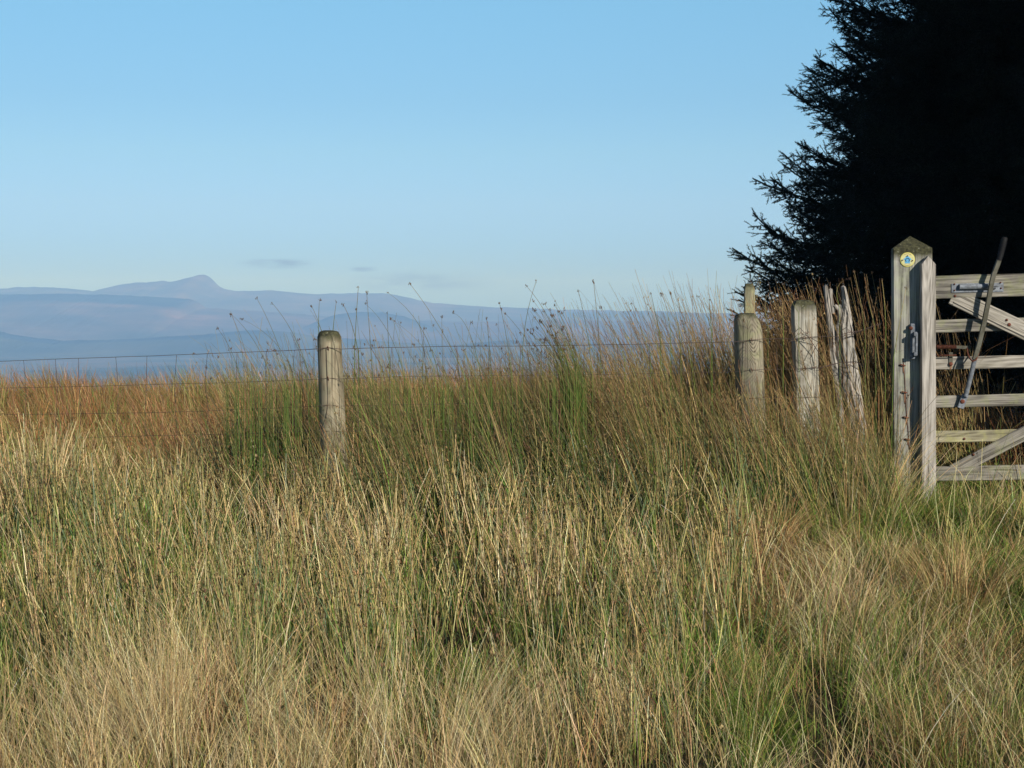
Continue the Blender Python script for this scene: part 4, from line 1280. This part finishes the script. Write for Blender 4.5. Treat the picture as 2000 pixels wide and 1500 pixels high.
heroes = [((912, 745), (868, 640), (799, 552)), ((860, 745), (835, 620), (755, 570)), ((790, 740), (770, 640), (712, 592)), ((728, 740), (722, 650), (716, 570)),
          ((692, 700), (695, 620), (700, 559)), ((1108, 730), (1085, 620), (1026, 556)), ((1020, 700), (1022, 620), (1048, 547)), ((1174, 720), (1168, 630), (1159, 547)),
          ((1156, 720), (1148, 640), (1129, 566)), ((1100, 740), (1098, 660), (1040, 585)), ((1125, 740), (1100, 640), (1062, 592)), ((1135, 740), (1118, 650), (1082, 594)),
          ((940, 740), (920, 620), (883, 610)), ((640, 700), (630, 640), (608, 596)), ((560, 730), (540, 650), (500, 580)), ((600, 720), (575, 640), (530, 590)),
          ((530, 740), (505, 660), (450, 612)), ((575, 740), (555, 660), (470, 622)), ((622, 640), (622, 610), (624, 585)), ((650, 650), (652, 620), (657, 588)), ((700, 690), (690, 630), (670, 594)),
          ((1290, 660), (1280, 610), (1271, 572)), ((1310, 660), (1305, 600), (1292, 573)), ((1330, 680), (1325, 620), (1308, 571)), ((1270, 690), (1250, 640), (1232, 592)), ((1390, 650), (1378, 600), (1363, 578)),
          ((1220, 700), (1200, 640), (1173, 599)), ((760, 700), (758, 660), (756, 610)), ((470, 740), (455, 680), (424, 640)), ((1060, 730), (1050, 680), (985, 610)), ((1000, 740), (990, 650), (975, 590)),
          ((1390, 645), (1385, 610), (1386, 585)), ((1500, 640), (1492, 600), (1497, 576)), ((1560, 610), (1545, 590), (1527, 553)), ((1600, 620), (1590, 590), (1579, 554)), ((1640, 600), (1625, 560), (1648, 548)),
          ((1690, 660), (1685, 600), (1668, 528)), ((1720, 640), (1715, 590), (1702, 530)), ((1730, 640), (1728, 580), (1722, 545)), ((1710, 640), (1695, 590), (1690, 560)), ((1745, 700), (1755, 640), (1770, 560)),
          ((1742, 720), (1752, 650), (1772, 600)), ((1530, 640), (1528, 610), (1529, 587)), ((960, 740), (955, 660), (950, 620)), ((825, 740), (826, 680), (828, 640)), ((850, 740), (850, 680), (760, 620))]
for i, h in enumerate(heroes):
    hero(rush, h, 8.5 if 600 < h[0][0] < 680 else 8.05 + 0.5 * ((i * 37) % 10) / 10 + (0.35 if h[0][0] > 1495 else 0), w=random.uniform(0.0036, 0.005), seedsize=random.uniform(0.0034, 0.0058),
         col=BROWN * random.uniform(0.5, 1.4) if h[0][0] < 1480 else STRAW * random.uniform(.6, 1.1))
for i in range(430):                    # finer stems between them
    fx = random.uniform(430, 1160); tx = fx - random.gauss(28, 26)
    ty = random.uniform(600, 735) if random.random() < 0.35 else random.uniform(660, 745)
    hero(rush, ((fx, 765), (fx - 2 + random.gauss(0, 5), (765 + ty) / 2), (tx, ty)), (8.5 if 590 < fx < 710 else 8.05) + random.uniform(0, .5), w=random.uniform(0.0018, 0.0032),
         seedsize=random.choice([0, 0, 0, 0, 0.0035, 0.0048]), col=random.choice([BROWN, TAN * .8, STRAW * .8, STRAW * .9, OLIVE, RED]))
# dense upright dark tuft before the hills
for i in range(60):
    fx = 1118 + random.gauss(0, 16); tx = fx - random.uniform(15, 75); ty = random.uniform(600, 700)
    hero(rush, ((fx, 760), (fx - 2, (760 + ty) / 2), (tx, ty)), 8.15 + random.uniform(0, .2), w=0.004, seedsize=random.choice([0, 0.005, 0.006]), col=random.choice([DKG, BROWN * .7, OLIVE]))
# single stalks over the sward before the gate
for pts, cc in ((((1640, 1360), (1668, 1220), (1702, 1085)), DKG), (((1655, 1350), (1665, 1200), (1690, 1100)), BROWN * .6), (((1680, 1345), (1725, 1220), (1752, 1110)), DKG), (((1735, 1335), (1760, 1200), (1802, 1085)), GREEN),
                (((1565, 1380), (1585, 1220), (1627, 1100)), GREEN), (((1660, 1345), (1690, 1260), (1720, 1190)), DKG), (((1858, 1190), (1860, 1000), (1869, 880)), PALE), (((1540, 1290), (1545, 1220), (1537, 1150)), PALE),
                (((1830, 1200), (1815, 1120), (1775, 1070)), STRAW), (((1855, 1190), (1830, 1110), (1805, 1060)), PALE), (((1572, 1400), (1568, 1300), (1563, 1230)), STRAW), (((1950, 920), (1925, 850), (1985, 745)), STRAW),
                (((1270, 1120), (1262, 1060), (1240, 990)), DKG), (((1255, 1120), (1245, 1050), (1228, 980)), DKG), (((250, 1000), (253, 930), (262, 870)), DKG), (((150, 990), (147, 930), (150, 880)), OLIVE)):
    gx_, gy_ = gnd(pts[0][0], pts[0][1], 0.05)
    hero(rush, pts, gy_, w=0.005, seedsize=0, col=cc)
rush.build('rushes', M_RUSH, 'green and brown soft rushes with dark seed heads along the fence and field')

# --- 4. dry grass
dry = Mass()
def spec_dry(x, y, ox, oy, cid, nc, N):
    g = greenness(x, y)
    cv = rng.normal(0, 1, nc)[cid]
    L = (0.36 + 0.06 * cv) * rng.uniform(0.6, 1.25, N)
    hv = np.stack([ox, oy], -1) * 3.2 + wind * 0.7 + rng.normal(0, 0.17, (N, 2)) + rng.normal(0, .14, (nc, 2))[cid]
    redc = rng.random(nc)[cid]
    redm = (redc > 0.85)[:, None]
    c0 = vary(pick(N, [TAN * .7, OLIVE, BROWN], [.4, .25, .35]))
    c1 = vary(pick(N, [PALE, STRAW, TAN], [.4, .4, .2]))
    c1 = np.where(redm, vary(pick(N, [RED, TAN], [.4, .6])), c1)
    c2 = vary(pick(N, [PALE, STRAW, TAN], [.5, .35, .15]))
    return dict(L=L, hv=hv, kap=np.abs(rng.normal(0.2, 0.5, N)), w=rng.uniform(0.0018, 0.0040, N), c0=c0, c1=c1, c2=c2, K=4, tipw=0.25)
def dry_mask(x, y):
    m = 0.16 + 0.84 * sm((5.7 - y) / 0.8) + 0.35 * vnoise(x, y, 0.7, 95)
    m = m * (1 - 0.85 * right_zone(x, y)) - 0.4 * greenness(x, y) * (y > 5)
    return np.clip(m * (1 - 0.5 * sm((y - 7.7) / .4) * sm((x + 1.4) / .3)), 0.02, 1)
clumped(dry, (-5.2, 4.6, 3.1, 8.6), 2500, 30, 0.085, spec_dry, mask=dry_mask)
# right hand sward: tangled, shorter, tussocky
def spec_right(x, y, ox, oy, cid, nc, N):
    cv = rng.normal(0, 1, nc)[cid]
    g = greenness(x, y)
    redd = np.clip(1.3 * blob(x, y, 1510, 1050, .42) + blob(x, y, 1450, 1180, .3) + .5 * blob(x, y, 1900, 1000, .25) + .6 * blob(x, y, 1930, 1180, .2) + .6 * blob(x, y, 1850, 1330, .3), 0, 1)
    palem = np.clip(1.4 * blob(x, y, 1700, 1090, .22) + blob(x, y, 1640, 1150, .25) + .6 * blob(x, y, 1800, 1250, .3) + .5 * blob(x, y, 1450, 1420, .2), 0, 1)
    L = (0.19 + 0.04 * cv) * rng.uniform(0.5, 1.4, N) * (1 + 0.35 * palem + 0.3 * redd) * (1 - 0.55 * sm((y - 7.3) / 1.2) * sm((x - 1.9) / 0.3))
    hv = np.stack([ox, oy], -1) * 4.5 + rng.normal(0, 0.25, (N, 2)) + rng.normal(0, .28, (nc, 2))[cid] + np.array([-0.05, -0.1])
    wg = 0.12 + 1.1 * g * (1 - palem) * (1 - redd)
    W = np.stack([0.25 + 4.5 * palem, 0.6 + 0 * g, 0.35 + 1.0 * redd, 0.08 + 2.6 * redd, 1.2 * wg, 1.0 * wg, 0.5 * wg], -1)
    c1 = vary(pick(N, [PALE, STRAW, TAN, RED, GREEN, LIME, DKG], W))
    c0 = vary(c1 * 0.75, 0.2); c2 = c1 * 0.7 + 0.3 * vary(pick(N, [STRAW, PALE], [.6, .4]))
    return dict(L=L, hv=hv, kap=np.abs(rng.normal(0.7, 0.7, N)), w=rng.uniform(0.0016, 0.0036, N), c0=c0, c1=c1, c2=c2, K=5, tipw=0.25)
clumped(dry, (0.5, 5.2, 3.4, 9.1), 5200, 30, 0.075, spec_right, mask=lambda x, y: right_zone(x, y) * holes(x, y) * (0.55 + 0.45 * sm((vnoise(x, y, .35, 97) + .3) / .4)))
# taller stalks over the sward
def spec_rstalk(x, y, ox, oy, cid, nc, N):
    L = 0.42 * rng.uniform(0.6, 1.3, N) * (1 - 0.5 * sm((y - 7.6) / 0.8) * sm((x - 1.9) / 0.3))
    hv = np.stack([ox, oy], -1) * 3 + rng.normal(0, 0.2, (N, 2)) + np.array([0.05, 0]) + rng.normal(0, .2, (nc, 2))[cid]
    c1 = vary(pick(N, [PALE, STRAW, TAN, OLIVE, GREEN], [.2, .3, .2, .15, .15])); c0 = vary(pick(N, [GREEN, OLIVE, TAN], [.4, .3, .3]))
    return dict(L=L, hv=hv, kap=np.abs(rng.normal(0.15, 0.4, N)), w=rng.uniform(0.0018, 0.0032, N), c0=c0, c1=c1, c2=vary(c1, .15), K=5, tipw=0.3)
clumped(dry, (0.5, 4.4, 4.0, 8.55), 380, 7, 0.09, spec_rstalk, mask=lambda x, y: holes(x, y) * right_zone(x, y) * (0.4 + 0.9 * np.clip(blob(x, y, 1680, 950, .25, .5) + blob(x, y, 1660, 1250, .2), 0, 1)))
# big arching tussock in front of the gate post
def tussock(px, py, Lm, sx, sy, dens, spread, C0, C1, w0, w1, kp):
    tcx, tcy = gnd(px, py, 0.1)
    def spec(x, y, ox, oy, cid, nc, N):
        dx, dy = x - tcx, y - tcy
        hv = np.stack([dx, dy], -1) * spread + rng.normal(0, 0.14, (N, 2))
        c1 = vary(pick(N, *C1), .28)
        return dict(L=Lm * rng.uniform(0.55, 1.2, N), hv=hv, kap=np.abs(rng.normal(kp, 0.35, N)), w=rng.uniform(w0, w1, N), c0=vary(pick(N, *C0)), c1=c1, c2=vary(c1, .12), K=5, tipw=0.3)
    clumped(dry, (tcx - 3 * sx, tcx + 3 * sx, tcy - 3 * sy, tcy + 3 * sy), dens, 60, 0.03, spec, mask=lambda x, y: holes(x, y) * np.exp(-(((x - tcx) / sx) ** 2 + ((y - tcy) / sy) ** 2)))
G3 = ([GREEN, LIME, OLIVE], [.3, .3, .4])
tussock(1668, 1000, 0.58, .16, .16, 9000, 2.6, G3, ([STRAW, PALE, TAN, LIME], [.45, .3, .15, .1]), .0018, .0034, .3)
tussock(1712, 1110, 0.30, .15, .20, 16000, 5.5, G3, ([PALE, STRAW], [.8, .2]), .0012, .0022, .9)
tussock(1640, 1200, 0.26, .14, .18, 11000, 5.0, G3, ([PALE, STRAW, TAN], [.5, .4, .1]), .0012, .0024, .8)
tussock(1500, 1060, 0.32, .22, .26, 7000, 4.0, ([RED, BROWN], [.6, .4]), ([RED * .9, TAN, STRAW], [.35, .4, .25]), .0013, .0026, .6)
tussock(1450, 1190, 0.28, .13, .18, 9000, 5.0, ([RED, BROWN], [.6, .4]), ([RED, TAN, STRAW], [.35, .35, .3]), .0013, .0026, .7)
tussock(1870, 1160, 0.34, .13, .2, 9000, 4.0, G3, ([TAN, STRAW, RED], [.4, .4, .2]), .0014, .0028, .6)
tussock(1780, 975, 0.24, .12, .2, 9000, 4.0, ([GREEN, LIME], [.5, .5]), ([LIME, GREEN, OLIVE], [.5, .3, .2]), .0018, .0034, .5)
tussock(1480, 1375, 0.14, .12, .18, 12000, 5.0, ([GREEN, LIME], [.5, .5]), ([LIME, GREEN], [.6, .4]), .0018, .0034, .5)
MIX = ([STRAW, OLIVE, TAN, GREEN], [.35, .25, .2, .2])
tussock(652, 930, 0.50, .17, .10, 12000, 1.0, G3, MIX, .002, .0036, .2)
tussock(1455, 890, 0.52, .14, .12, 9000, 1.8, G3, MIX, .002, .0036, .2)
tussock(1570, 880, 0.54, .14, .12, 9000, 1.8, G3, MIX, .002, .0036, .2)
tussock(1680, 900, 0.50, .10, .12, 9000, 1.8, G3, MIX, .002, .0036, .2)
tussock(330, 1440, 0.42, .22, .22, 7000, 3.0, ([TAN, OLIVE], [.5, .5]), ([PALE, STRAW], [.7, .3]), .0014, .0028, .3)
tussock(820, 1470, 0.40, .25, .22, 7000, 3.0, ([TAN, OLIVE], [.5, .5]), ([PALE, STRAW], [.7, .3]), .0014, .0028, .3)
# moor grass beyond the fence
def spec_far(x, y, ox, oy, cid, nc, N):
    L = 0.30 * rng.uniform(0.6, 1.35, N) * np.exp(rng.normal(0, .12, nc))[cid] * (1 - 0.6 * sm((x - 2.0) / 0.3) * sm((10.2 - y) / 0.8))
    hv = np.stack([ox, oy], -1) * 1.5 + np.array([-0.22, 0]) + rng.normal(0, 0.2, (N, 2)) + rng.normal(0, .12, (nc, 2))[cid]
    g = np.clip(0.45 + 1.2 * vnoise(x, y, 1.6, 99), 0, 1)
    redn = np.clip(0.5 + 1.5 * vnoise(x, y, 1.1, 98), 0, 1)
    W = np.stack([0.08 + 0 * g, 0.5 + 0 * g, 3.4 * redn ** 1.3, 0.8 * g ** 2, 0.8 * g ** 2], -1)
    c1 = vary(pick(N, [STRAW, TAN, RED * np.array([.98, .97, .92]), OLIVE, GREEN], W) * 0.88); c0 = vary(pick(N, [BROWN, OLIVE, RED], [.3, .4, .3]))
    return dict(L=L, hv=hv, kap=np.abs(rng.normal(0.1, 0.35, N)), w=rng.uniform(0.003, 0.005, N), c0=c0, c1=c1, c2=vary(c1 * .8 + .2 * TAN, .2), K=3, tipw=0.3)
clumped(dry, (-8.2, 7.2, 8.3, 17.5), 1500, 14, 0.13, spec_far, mask=lambda x, y: np.clip(1.15 - 0.04 * (y - 8), .3, 1) * (1 - 0.65 * (x > 1.2)))
dry.build('dry_grass', M_GRASS, 'straw and russet moor grass in dry tussocks over the whole field')

# --- 5. short green grass
grn = Mass()
def spec_green(x, y, ox, oy, cid, nc, N):
    L = 0.17 * rng.uniform(0.5, 1.4, N) * (1 - 0.4 * sm((y - 7.6) / 0.8) * sm((x - 1.9) / 0.3))
    hv = np.stack([ox, oy], -1) * 2 + rng.normal(0, 0.3, (N, 2))
    c1 = vary(pick(N, [GREEN, LIME, DKG, OLIVE, STRAW], [.35, .3, .15, .15, .08]))
    return dict(L=L, hv=hv, kap=np.abs(rng.normal(0.4, 0.5, N)), w=rng.uniform(0.002, 0.004, N), c0=vary(c1 * .8, .1), c1=c1, c2=vary(c1 * 1.15, .1), K=3, tipw=0.2)
clumped(grn, (-5.2, 5.0, 3.2, 9.8), 2600, 30, 0.10, spec_green, mask=lambda x, y: np.clip(0.25 + 0.9 * greenness(x, y), 0, 1) * holes(x, y))
grn.build('green_grass', M_GRASS, 'short green grass growing under and between the dry stems')
